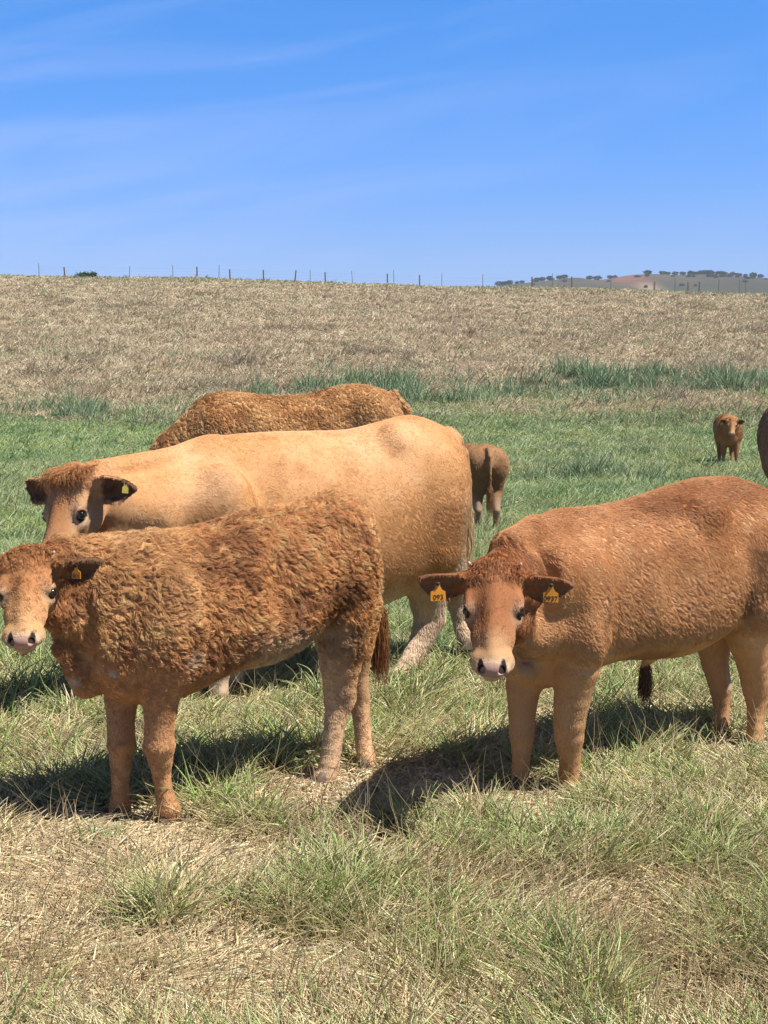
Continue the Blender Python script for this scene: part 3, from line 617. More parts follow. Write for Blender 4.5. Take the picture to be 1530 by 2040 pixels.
    def colf(p):
        n1 = fbm(p, 9, 5); n2 = fbm(p, 28, 6); c = mixc(mixc(np.tile(R1, (len(p), 1)), R2 * .8, sst(.42, .62, n1)), GOLD, sst(.50, .72, n2) * .8)
        z = p[:, 2]; u = (p[:, :2] - O) @ f
        front = sst(-.22, .02, u); c = mixc(c, GOLD * .95, front * .55 * sst(.62, .8, z))
        c = mixc(c, GOLD * .9, sst(-.88, -1.0, u) * .7)
        lg = sst(.62, .48, z); c = mixc(c, np.array([.66, .335, .14]) * 1.0, lg * np.where(u > -.4, .7, .5)); c = mixc(c, PALEF, sst(.56, .34, z + .12 * (n1 - .5)) * np.where(u > -.4, .15, .7))
        bel = sst(.34, .15, np.abs(u + .60)) * sst(.72, .62, z) * 1.0; c = mixc(c, [.90, .66, .42], bel * .7)
        c = blobs(p, c, [(P(668, 1180, 5.6), (.13, .2, .10), (.17, .06, .02), .75), (P(222, 1340, 5.0), (.025, .05, .02), (.8, .66, .5), .9), (P(138, 1365, 5.0), (.04, .08, .035), (.78, .6, .45), .9),  # first blob paints the deep shadow between belly and thigh into the coat
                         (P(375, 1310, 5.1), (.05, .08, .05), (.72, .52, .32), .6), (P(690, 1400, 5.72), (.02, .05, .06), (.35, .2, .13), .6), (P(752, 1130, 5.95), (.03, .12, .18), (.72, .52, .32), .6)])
        q = H.local(p); c = mixc(c, [.54, .24, .09], sst(.72, .6, np.linalg.norm(q - [.35, 0, -.1], axis=1))); c = mixc(c, GOLD * .85, sst(.35, .75, q[:, 0]) * (np.linalg.norm(q - [.5, 0, -.1], axis=1) < .55) * .6)
        c, _ = H.paint(p, c, np.zeros(len(p)))
        e = earmask(p, er, et); c = mixc(c, [.15, .08, .045], e * .8)
        return c
    def lenf(p):
        z = p[:, 2]; u = (p[:, :2] - O) @ f; ln = .010 + .026 * sst(.42, .74, z) * (1 - .45 * sst(-.85, -1.0, u)) * (1 - .3 * sst(-.2, .1, u) * sst(.9, .7, z)) + .006 * fbm(p, 8, 9); _, ln = H.paint(p, np.zeros((len(p), 3)), ln)
        e = np.maximum(earmask(p, er, et), earmask(p, er2, et2)); return np.where(e > .3, .012, ln)
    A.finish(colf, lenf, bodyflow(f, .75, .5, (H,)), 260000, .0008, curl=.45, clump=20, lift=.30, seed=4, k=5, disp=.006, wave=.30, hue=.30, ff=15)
    # tail switch
    switch(A, P(757, 1200, 6.0), np.array([.0, 0, -1]), .24, .030, 900, (.30, .13, .045), 5)
    ear_tag(P(152, 1128, 4.78), np.array([.0, -.05, -1]), np.array([-.5, -.85, .05]), .036, M['tag'], A.root, A.base, '011')
    return A
def earmask(p, r, t):
    a = t - r; q = a @ a; u = ((p - r) @ a) / q; d = np.linalg.norm(p - r - np.clip(u, 0, 1)[:, None] * a, axis=1)
    return sst(.07, .055, d) * sst(.15, .3, u)
def switch(A, c, d, ln, spread, n, col, seed, name='tail_switch'):
    r = np.random.default_rng(seed); k = 5; s = np.linspace(0, 1, k); b = r.normal(0, 1, (n, 3)); b = nrm(b)
    st = c + b * .010 + nrm(d) * r.uniform(0, ln * .5, n)[:, None]; l2 = ln * r.uniform(.5, 1, n)
    pts = st[:, None] + nrm(d) * (s[None, :] * l2[:, None])[..., None] + b[:, None] * (spread * np.sin(s * 2.2))[None, :, None] * r.uniform(.3, 1, n)[:, None, None]
    pts[..., 0] += (r.normal(0, .006, (n, 1)) * np.sin(s * 7)[None])
    cc = np.asarray(col) * r.uniform(.6, 1.5, n)[:, None]
    strands(name, pts, .0016 * (1 - .7 * s)[None] * np.ones((n, 1)), np.repeat(cc[:, None], k, 1), M['coat'], A.root, A.base)
curly_calf()

# ================= smooth young bull on the right
def young_bull():
    O, f, l = axis((.62, 5.62), 37)
    A = Animal('young_bull', (1.0, 5.95), 'smooth ginger calf at the right facing the viewer, orange tags in both ears', 'calf', .0055, (.12, 4.55, -.03), (2.05, 6.95, 1.42))
    B = A.B
    B.torso(O, f, stations(O, f, [(1012, 1120, 1330, .10), (1050, 1055, 1368, .155), (1095, 1020, 1366, .195), (1150, 1010, 1338, .22), (1210, 1003, 1316, .245), (1280, 986, 1312, .26), (1350, 962, 1302, .26), (1400, 949, 1272, .25), (1435, 949, 1226, .235), (1470, 953, 1205, .225), (1515, 972, 1200, .205), (1560, 1012, 1195, .16), (1595, 1080, 1200, .08)]), k=.03)
    B.chain([(P(1120, 1150, 5.62), .20), (P(1065, 1150, 5.40), .175), (P(1010, 1165, 5.12), .12)], .04)
    B.chain([(P(1100, 1240, 5.55), .15), (P(1050, 1250, 5.35), .11), (P(1010, 1235, 5.12), .075)], .04)
    B.chain([(P(1140, 1065, 5.68), .08), (P(1065, 1062, 5.42), .07), (P(1010, 1090, 5.15), .06)], .04)
    B.chain([(P(1050, 1345, 5.45), .04), (P(1018, 1335, 5.28), .035), (P(1000, 1290, 5.12), .035)], .03)
    B.ell(P(1155, 1200, 5.47), [.13, .10, .20], k=.06); B.ell(P(1165, 1270, 5.45), [.10, .08, .12], k=.05)
    B.ell(P(1495, 1085, 6.15), [.19, .14, .21], k=.06); B.ell(P(1515, 1145, 6.18), [.17, .14, .22], k=.06); B.ell(P(1440, 985, 6.25), [.10, .14, .055], k=.04); B.ell(P(1402, 1025, 5.95), [.07, .06, .05], k=.09)
    B.ell(P(1400, 1165, 5.67), [.11, .08, .15], k=.09, carve=True); B.ell(P(1222, 1160, 5.36), [.05, .06, .19], k=.06, carve=True); B.ell(P(1240, 1275, 5.42), [.06, .06, .08], k=.05, carve=True); B.ell(P(1095, 1180, 5.22), [.05, .06, .17], k=.06, carve=True)
    toe = (f[0], f[1])
    A.leg([(1155, 1270, 5.52, 130), (1148, 1335, 5.50, 98), (1140, 1390, 5.51, 80), (1134, 1440, 5.52, 72), (1134, 1470, 5.53, 66), (1135, 1510, 5.54, 50), (1133, 1545, 5.55, 48), (1131, 1572, 5.55, 54), (1129, 1590, 5.55, 48)], .02, toe=toe)
    A.leg([(1060, 1300, 5.62, 100), (1043, 1365, 5.62, 78), (1040, 1420, 5.62, 62), (1040, 1462, 5.62, 58), (1039, 1495, 5.62, 46), (1037, 1535, 5.62, 42), (1034, 1560, 5.62, 48), (1032, 1574, 5.62, 46)], .02, toe=toe)
    A.leg([(1500, 1100, 6.20, 210), (1490, 1190, 6.17, 150), (1490, 1260, 6.20, 100), (1500, 1320, 6.23, 72), (1507, 1372, 6.26, 60)], .04)
    B.cone(P(1524, 1330, 6.28), P(1529, 1386, 6.31), .018, .026, .02)
    A.leg([(1507, 1360, 6.26, 62), (1510, 1395, 6.26, 54), (1506, 1430, 6.24, 40), (1505, 1455, 6.23, 40), (1504, 1477, 6.22, 44), (1503, 1492, 6.22, 42)], .02, toe=toe)
    A.leg([(1440, 1180, 6.38, 150), (1420, 1255, 6.38, 88), (1424, 1320, 6.38, 60), (1436, 1372, 6.40, 50), (1438, 1410, 6.40, 38), (1438, 1440, 6.39, 36), (1438, 1464, 6.38, 42), (1438, 1480, 6.37, 40)], .02, toe=toe)
    A.feet = [x for x in A.feet if x[2] is not None]
    B.cone(P(1300, 1300, 6.05), P(1284, 1325, 6.03), .035, .018, .03)
    H = Head(P(986, 1110, 4.98), P(980, 1322, 4.70) - P(986, 1105, 4.94), np.array([-.06, -.80, .55]), .435, 1.20); H.build(B)
    B.ell(P(1005, 1150, 5.10), [.09, .10, .10], k=.03)
    er = H(.15, .21, -.13); et = P(1145, 1170, 4.93); B.cone(er, er + (et - er) * .3, .032, .026, .03); B.ear(er, et, np.array([.15, -.9, -.35]), .052, cup=1.2)
    er2 = H(.15, -.21, -.13); et2 = P(827, 1160, 4.93); B.cone(er2, er2 + (et2 - er2) * .3, .032, .026, .03); B.ear(er2, et2, np.array([-.15, -.9, -.35]), .052, cup=1.2)
    H.parts(A.root, A.base)
    R1 = np.array([.78, .39, .165]); R2 = np.array([.60, .27, .10]); LT = np.array([.92, .56, .28])
    def colf(p):
        n1 = fbm(p, 5, 15); n2 = fbm(p, 22, 16); c = mixc(mixc(np.tile(R1, (len(p), 1)), LT, sst(.5, .75, n2) * .5), R2, sst(.45, .7, n1) * .6)
        z = p[:, 2]; c = mixc(c, [.42, .15, .045], sst(1.0, 1.14, z + .04 * (n1 - .5)) * .6); c = mixc(c, LT, sst(.95, .70, z) * .4)
        c = mixc(c, [.66, .36, .165], sst(.55, .35, z) * .5)
        c = blobs(p, c, [(P(1330, 1010, 5.85), (.18, .14, .05), (.36, .13, .04), .6), (P(1265, 1295, 5.9), (.2, .2, .05), (.26, .11, .045), .7), (P(1470, 1190, 6.1), (.09, .15, .09), (.20, .085, .035), .7),  # last blob on this line is painted shade in the flank fold
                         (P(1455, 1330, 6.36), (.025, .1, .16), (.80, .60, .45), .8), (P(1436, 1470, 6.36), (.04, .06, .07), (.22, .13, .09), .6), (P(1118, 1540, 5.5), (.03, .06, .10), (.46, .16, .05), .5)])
        q = H.local(p); d = np.linalg.norm(q - [.35, 0, -.1], axis=1); c = mixc(c, [.43, .165, .058], sst(.72, .6, d)); c = mixc(c, LT * .8, sst(.55, .8, q[:, 0]) * sst(.60, .5, np.linalg.norm(q - [.6, 0, -.12], axis=1)) * .55)
        c, _ = H.paint(p, c, np.zeros(len(p)))
        e = np.maximum(earmask(p, er, et), earmask(p, er2, et2)); return mixc(c, [.22, .11, .06], e * .6)
    def lenf(p):
        z = p[:, 2]; q = H.local(p); ln = .013 + .009 * sst(.46, .66, z) + .014 * sst(.85, .60, z) * sst(.50, .60, z) * (p[:, 0] > .9); ln = ln + .03 * np.exp(-(((q[:, 0] - .08) / .12) ** 2 + ((q[:, 1]) / .2) ** 2 + ((q[:, 2] + .0) / .15) ** 2)) * 0
        _, ln = H.paint(p, np.zeros((len(p), 3)), ln); e = np.maximum(earmask(p, er, et), earmask(p, er2, et2)); return np.where(e > .3, .010, ln)
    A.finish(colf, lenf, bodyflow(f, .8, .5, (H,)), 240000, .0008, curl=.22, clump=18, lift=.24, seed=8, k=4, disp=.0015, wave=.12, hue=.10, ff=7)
    B.D = None
    switch(A, P(1286, 1318, 6.03), np.array([.0, 0, -1]), .13, .022, 350, (.16, .075, .03), 6, 'belly_tuft')
    tuft(A, H, 500, .022, (.48, .17, .055), 9)
    ear_tag(P(872, 1163, 4.86), np.array([.04, -.10, -1]), np.array([.05, -1, -.1]), .050, M['tag'], A.root, A.base, '093')
    ear_tag(P(1098, 1166, 4.86), np.array([-.03, -.10, -1]), np.array([-.15, -1, -.1]), .050, M['tag'], A.root, A.base, '0937')
def tuft(A, H, n, ln, col, seed, x=.02, fwd=1.0):
    """forelock between the horns, combed down the forehead"""
    r = np.random.default_rng(seed); k = 5; s = np.linspace(0, 1, k); u = r.uniform(-.02, .14, n) + x; v = np.clip(r.normal(0, .085, n), -.16, .16)
    root = np.array([H(a, b, .0 - .02 - .9 * b * b - 1.1 * (a < .03) * (.03 - a)) for a, b in zip(u, v)]); d = H.R[0][None] * fwd + H.R[1][None] * (v * 5)[:, None] + r.normal(0, .28, (n, 3)); d = nrm(d)
    l2 = ln * r.uniform(.5, 1.3, n); lift = H.R[2][None] * r.uniform(.25, .7, n)[:, None]
    pts = root[:, None] + (d[:, None] * s[None, :, None] + lift[:, None] * np.sin(s * 2.4)[None, :, None]) * l2[:, None, None]
    c = np.asarray(col) * r.uniform(.7, 1.4, n)[:, None]
    strands('forelock', pts, .0011 * (1 - .7 * s)[None] * np.ones((n, 1)), np.repeat(c[:, None], k, 1), M['coat'], A.root, A.base)

# ================= big tan cow
def tan_cow():
    O, f, l = axis((-.80, 7.25), 27)
    A = Animal('cow', (-.25, 7.55), 'big pale tan cow with a dark near ear and yellow tag, behind the curly calf', 'cow', .009, (-2.05, 6.1, -.03), (1.0, 8.75, 1.62))
    B = A.B
    B.torso(O, f, stations(O, f, [(325, 950, 1130, .14), (352, 905, 1185, .20), (390, 878, 1205, .25), (450, 866, 1212, .29), (540, 859, 1222, .34), (620, 857, 1228, .365), (700, 853, 1220, .365), (760, 838, 1200, .345), (820, 826, 1165, .30), (860, 838, 1110, .255), (892, 858, 1080, .205), (914, 892, 1050, .14), (925, 940, 1020, .07)]), k=.04)
    B.chain([(P(400, 1010, 7.15), .25), (P(310, 1020, 6.98), .21), (P(225, 1010, 6.82), .15)], .05)
    B.chain([(P(380, 1090, 7.1), .19), (P(300, 1090, 6.95), .15), (P(215, 1070, 6.80), .11)], .05)
    B.chain([(P(420, 905, 7.25), .09), (P(330, 925, 7.05), .08), (P(250, 935, 6.9), .07), (P(195, 945, 6.80), .07)], .04)
    B.ell(P(440, 1030, 6.98), [.17, .10, .26], k=.07); B.ell(P(790, 890, 7.55), [.10, .12, .12], k=.06); B.ell(P(838, 960, 7.62), [.23, .15, .25], k=.12); B.ell(P(848, 1040, 7.65), [.19, .13, .21], k=.12)
    B.ell(P(902, 880, 7.95), [.06, .15, .06], k=.05)
    B.ell(P(520, 1010, 6.72), [.06, .08, .28], k=.09, carve=True); B.ell(P(370, 1000, 6.74), [.05, .08, .24], k=.08, carve=True)
    for i in range(5): B.cone(P(560 + 34 * i, 925, 7.16 + .05 * i), P(545 + 34 * i, 1100, 7.07 + .05 * i), .012, .012, .06)
    toe = (f[0], f[1])
    A.leg([(455, 1190, 7.10, 120), (446, 1270, 7.12, 80), (442, 1320, 7.12, 56), (437, 1355, 7.12, 42), (435, 1378, 7.12, 46), (433, 1396, 7.12, 42)], .03, toe=toe)
    A.leg([(485, 1190, 7.40, 120), (476, 1260, 7.40, 70), (470, 1310, 7.38, 52), (468, 1345, 7.36, 38), (471, 1368, 7.36, 42), (474, 1380, 7.34, 40)], .03, toe=toe)
    A.leg([(848, 1010, 7.68, 180), (850, 1090, 7.66, 146), (848, 1150, 7.66, 96), (852, 1205, 7.72, 70)], .04)
    A.leg([(852, 1195, 7.72, 74), (856, 1232, 7.74, 68), (838, 1280, 7.68, 50), (815, 1322, 7.60, 46), (798, 1350, 7.56, 52), (788, 1368, 7.54, 50)], .02, toe=toe)
    A.leg([(872, 1010, 7.98, 130), (888, 1100, 8.0, 86), (904, 1165, 8.05, 62), (912, 1195, 8.1, 52), (920, 1240, 8.08, 40), (928, 1268, 8.04, 42), (938, 1288, 8.0, 38)], .03, toe=(f[0], f[1], 1))
    A.feet = [x for x in A.feet if x[2] is not None]
    # udder and teats
    B.ell(P(798, 1118, 7.55), [.15, .12, .11], k=.05)
    H = Head(P(140, 925, 6.62), P(58, 1160, 6.32) - P(138, 915, 6.62), np.array([-.50, -.72, .42]), .55, 1.12); H.build(B)
    B.ell(P(185, 975, 6.76), [.11, .11, .12], k=.05)
    er = H(.14, .20, -.14); et = P(272, 975, 6.52); B.cone(er, er + (et - er) * .3, .040, .036, .03); B.ear(er, et, np.array([.35, -.85, -.25]), .070, cup=1.1, th=.012)
    er2 = H(.14, -.20, -.13); et2 = P(50, 972, 6.85); B.cone(er2, er2 + (et2 - er2) * .3, .040, .036, .03); B.ear(er2, et2, np.array([-.3, -.9, -.2]), .065, cup=1.1, th=.012)
    B.chain([(P(890, 866, 7.98), .05), (P(920, 905, 8.08), .042), (P(930, 960, 8.12), .032), (P(932, 1030, 8.15), .024)], .03)
    H.parts(A.root, A.base, eye=.038)
    for (a, b, d) in ((772, 1150, 7.45), (799, 1145, 7.48)): tube('teat', [P(a + 4, b - 12, d), P(a, b + 10, d), P(a - 4, b + 30, d)], [.022, .016, .011], M['hoof'], A.root, A.base)
    T1 = np.array([.73, .375, .15]); T2 = np.array([.84, .48, .235]); T3 = np.array([.62, .29, .10])
    def colf(p):
        n1 = fbm(p, 3.5, 25); n2 = fbm(p, 12, 26); c = mixc(mixc(np.tile(T1, (len(p), 1)), T2, sst(.4, .7, n1)), T3, sst(.55, .8, n2) * .5)
        z = p[:, 2]; u = (p[:, :2] - O) @ f; c = mixc(c, [.66, .33, .13], sst(1.05, .70, z + .2 * (n1 - .5)) * .45 * sst(0, -.5, u)); c = mixc(c, [.88, .67, .48], sst(.62, .42, z + .15 * (n2 - .5)) * .9)
        c = blobs(p, c, [(P(925, 1050, 7.8), (.10, .3, .35), (.76, .54, .32), .5), (P(760, 1100, 7.3), (.25, .2, .14), (.62, .31, .12), .5), (P(915, 1160, 8.0), (.1, .2, .2), (.78, .62, .48), .7)])
        q = H.local(p); d = np.linalg.norm(q - [.35, 0, -.1], axis=1); c = mixc(c, [.60, .32, .15], sst(.66, .5, d) * .9)
        c = mixc(c, [.52, .23, .09], sst(.62, .35, d) * sst(0, .08, .14 - np.abs(q[:, 1]) + .04 * (n2 - .5)) * .85)
        c, _ = H.paint(p, c, np.zeros(len(p)), cream=(.80, .64, .44))
        e = np.maximum(earmask(p, er, et), earmask(p, er2, et2)); c = mixc(c, [.16, .07, .035], e * .9); return c
    def lenf(p):
        z = p[:, 2]; u = (p[:, :2] - O) @ f; q = H.local(p); ln = .014 + .012 * sst(1.15, .75, z) * sst(-.55, -1.25, u); _, ln = H.paint(p, np.zeros((len(p), 3)), ln); e = np.maximum(earmask(p, er, et), earmask(p, er2, et2)); return np.where(e > .3, .022, ln)
    A.finish(colf, lenf, bodyflow(f, .8, .6, (H,)), 200000, .0011, curl=.12, clump=12, lift=.16, seed=18, k=3, disp=.002, wave=.1, hue=.06, ff=4)
    tuft(A, H, 2200, .075, (.56, .25, .09), 10, x=-.03, fwd=.9)
    switch(A, P(938, 1015, 8.13), np.array([-.12, 0, -1]), .30, .035, 700, (.68, .48, .26), 7)
    ear_tag(P(250, 962, 6.44), np.array([-.05, -.1, -1]), np.array([.85, -.5, .0]), .040, M['tagy'], A.root, A.base)
young_bull(); tan_cow()

# ================= smaller, farther cattle built from one set of proportions (unit: height at the withers)
def generic(name, xy, yaw, H, label, cat, vox, cols, hair, seed, head='up', turn=0, tailcol=(.2, .1, .05), leglat=.115, hu=0., tail=True, bel=0., wid=1., group=None, legoff=(.05, -.06, .04, -.05), bulge=1.0):
    yaw = math.radians(yaw); f = np.array([math.cos(yaw), math.sin(yaw)]); l = np.array([-f[1], f[0]]); g = float(ground(*xy)); base = np.array([xy[0], xy[1], g])
    G = lambda u, v, z: base + np.array([*(f * u + l * v), z]) * H
    ext = [G(a, b, 0) for a in (-.35, 1.75) for b in (-.42, .42)]; lo = np.min(ext, 0) - .03; hi = np.max(ext, 0) + .03; hi[2] = g + H * 1.36; lo[2] = g - .04
    A = Animal(name, xy, label, cat, vox, lo, hi, group); B = A.B; s = H
    rows = [(-.20, .86, .62, .05), (-.15, .95, .56, .13), (-.02, 1.03, .50, .20), (.12, 1.04, .46, .225), (.35, .99, .41, .26 * bulge), (.55, .98, .40, .26 * bulge), (.75, 1.0, .42, .22), (.90, .98, .46, .18), (1.0, .90, .50, .12), (1.04, .82, .56, .06)]
    B.torso(base, f, [(u * s, g + a * s, g + (b + bel * (1 if u < .3 else .4)) * s, w * s * wid) for (u, a, b, w) in rows], k=.03)
    for sg in (-1, 1):
        B.ell(G(-.02, .10 * sg, .80), np.array([.16, .16, .2]) * s, k=.06 * s); B.ell(G(.82, .11 * sg, .72), np.array([.12, .12, .2]) * s, k=.06 * s)
    lo4 = dict(fl=(.85, 1, legoff[0]), fr=(.85, -1, legoff[1]), hl=(hu, 1, legoff[2]), hr=(hu, -1, legoff[3]))
    for kk, (u, sg, o) in lo4.items():
        v = leglat * sg
        if kk[0] == 'f': rw = [(u, v, .58, .085), (u + o * .3, v, .44, .062), (u + o * .6, v, .30, .048), (u + o * .8, v, .20, .033), (u + o, v, .10, .033), (u + o + .01, v, .05, .036)]
        else: rw = [(u - .02, v, .72, .14), (u + .03, v, .52, .105), (u - .03 + o * .4, v, .40, .065), (u - .08 + o * .6, v, .30, .048), (u - .05 + o * .8, v, .18, .035), (u - .03 + o, v, .10, .036), (u - .01 + o, v, .05, .036)]
        pts = [(G(a, b, c), r * s) for (a, b, c, r) in rw]; B.chain(pts, .02); A.feet = getattr(A, 'feet', []) + [(pts[-1][0], pts[-1][1], (f[0], f[1]))]
    t = math.radians(turn); hf = np.array([*(f * math.cos(t) + l * math.sin(t)), 0])
    if head == 'mid': pl = G(1.18, .02 * turn / 40, .99); nose = hf * .55 + np.array([0, 0, -.78]); dors = hf * .8 + np.array([0, 0, .55]); nb = G(1.10, 0, .88)
    elif head == 'up': pl = G(1.20, .06 * turn / 40, 1.13); nose = hf * .62 + np.array([0, 0, -.75]); dors = hf * .75 + np.array([0, 0, .6]); nb = G(1.12, .04 * turn / 40, .98)
    else: pl = G(1.36, 0, .42); nose = hf * .55 + np.array([0, 0, -.80]); dors = hf * .8 + np.array([0, 0, .5]); nb = G(1.26, 0, .46)
    Hd = Head(pl + np.array([0, 0, .0]), nose, dors, .37 * s, 1.2)
    mid = (G(.88, 0, .76) + nb) / 2 + np.array([0, 0, .04 * s]); B.chain([(G(.86, 0, .76), .19 * s), (mid, .15 * s), (nb, .105 * s)], .05 * s); B.chain([(G(.92, 0, .60), .12 * s), (mid - np.array([0, 0, .10 * s]), .09 * s), (nb - np.array([0, 0, .06 * s]), .06 * s)], .05 * s)
    B.ell(Hd(.15, 0, -.25), np.array([.09, .09, .09]) * s, k=.04); Hd.build(B); ears = []
    for sg in (-1, 1):
        er = Hd(.14, .20 * sg, -.13); et = er + (Hd.R[1] * sg * .15 - Hd.R[0] * .01 - Hd.R[2] * .015) * s; ears.append((er, et)); B.cone(er, er + (et - er) * .3, .028 * s, .024 * s, .03); B.ear(er, et, hf * .9 + np.array([0, 0, -.35]), .05 * s, th=max(.008, vox))
    if tail: B.chain([(G(-.14, 0, .98), .03 * s), (G(-.215, 0, .90), .026 * s), (G(-.235, 0, .72), .02 * s), (G(-.23, 0, .55), .016 * s)], .03)
    Hd.parts(A.root, A.base, buds=False); R1, R2, LOW = [np.array(c) for c in cols]
    def colf(p):
        z = (p[:, 2] - g) / s; n1 = fbm(p, 6, seed); c = mixc(np.tile(R1, (len(p), 1)), R2, sst(.4, .7, n1)); c = mixc(c, LOW, sst(.55, .35, z + .1 * (n1 - .5)) * .8)
        c, _ = Hd.paint(p, c, np.zeros(len(p))); e = np.maximum(*[earmask(p, a, b) for a, b in ears]); return mixc(c, [.10, .05, .03], e * .7)
    def lenf(p):
        z = (p[:, 2] - g) / s; ln = .012 + hair[0] * sst(.45, .65, z); _, ln = Hd.paint(p, np.zeros((len(p), 3)), ln); return ln
    A.finish(colf, lenf, bodyflow(f, .8, .5 * s + g, (Hd,)), hair[1], hair[2], curl=hair[3], clump=14, lift=.3, seed=seed, k=3, disp=hair[4], wave=.2, hue=.3, ff=12)
    if tail: switch(A, G(-.23, 0, .60), np.array([0, 0, -1]), .26 * s, .03, 260, tailcol, seed)
    return A, Hd
def herd():
    generic('cow', P(735, 1100, 12.0)[:2] - np.array([0, 0]), 186, 1.46, 'long curly brown cow grazing behind the tan cow, only its back showing', 'cow', .013, ((.72, .40, .165), (.58, .28, .10), (.5, .28, .12)), (.014, 100000, .0022, .35, .007), 41, head='down', tailcol=(.2, .08, .03))
    p = P(967, 1070, 14.2); generic('calf', p[:2], 98, .88, 'small calf seen from behind between the tan cow and the ginger calf', 'calf', .011, ((.42, .22, .10), (.34, .17, .07), (.46, .32, .22)), (.005, 24000, .0020, .2, 0), 42, bel=.16, wid=.72, leglat=.10, head='mid', tailcol=(.40, .19, .08))
    p = P(1446, 905, 24.5); A, H = generic('calf', p[:2], -98, .86, 'tiny far calf facing the viewer alone on the green flat', 'calf', .011, ((.50, .24, .09), (.40, .17, .06), (.36, .18, .09)), (.008, 16000, (.0026), .2, 0), 43, head='mid', turn=-8, tailcol=(.2, .1, .05))
    ear_tag(H(.16, -.42, -.10), np.array([0, 0, -1.]), np.array([-.1, -1, 0]), .055, M['tag'], A.root, A.base)
    p = P(1588, 1100, 11.2); generic('cow', p[:2], 12, 1.46, 'dark brown cow cut by the right edge of the picture, rump showing', 'cow', .014, ((.36, .18, .10), (.29, .14, .08), (.34, .19, .12)), (.006, 30000, .0022, .15, 0), 44, hu=.12, tail=False, tailcol=(.05, .025, .015))
herd()

# ================= fence on the crest, far ridge and its scrub
def box(V, Fc, c, hx, hy, z0, z1, lean=0., taper=1.):
    b = len(V)
    for (z, t) in ((z0, 1), (z1, taper)):
        for (i, j) in ((-1, -1), (1, -1), (1, 1), (-1, 1)): V.append((c[0] + i * hx * t + lean * (z - z0), c[1] + j * hy * t, z))
    Fc += [(b, b + 3, b + 2, b + 1), (b + 4, b + 5, b + 6, b + 7)] + [(b + i, b + (i + 1) % 4, b + 4 + (i + 1) % 4, b + 4 + i) for i in range(4)]
def fence():
    Y = 167.; base = P(765, 700, Y); base[2] = float(ground(base[0], Y)); R = np.random.default_rng(3)
    root = tag(empty('wire_fence', base), 'wire fence of short wooden posts and thin stakes along the crest', 'fence')
    thick = [130, 393, 458, 525, 587, 648, 772, 836, 1060, 1139, 1303, 1371, 1393]; thin = [78, 258, 345, 436, 618, 703, 785, 880, 962, 1217, 1431, 1473, 1486, 1100, 1345]; tops = []
    for px in thick + thin:
        x = P(px, 560, Y)[0]; z = float(ground(x, Y)); wood = px in thick; V, Fc = [], []; h = R.uniform(1.15, 1.4) if wood else R.uniform(1.35, 1.75)
        box(V, Fc, (x, Y), .085 if wood else .032, .085 if wood else .032, z - .3, z + h, R.normal(0, .03), .85)
        mesh('post' if wood else 'stake', V, Fc, M['wood'] if wood else M['steel'], root, smooth=False, origin=base); tops.append((x, z))
    tops.sort()
    for h in (.45, .8, 1.1): tube('wire', [(x, Y - .13, z + h) for x, z in tops], [.004] * len(tops), M['steel'], root, base, n=4)
fence()
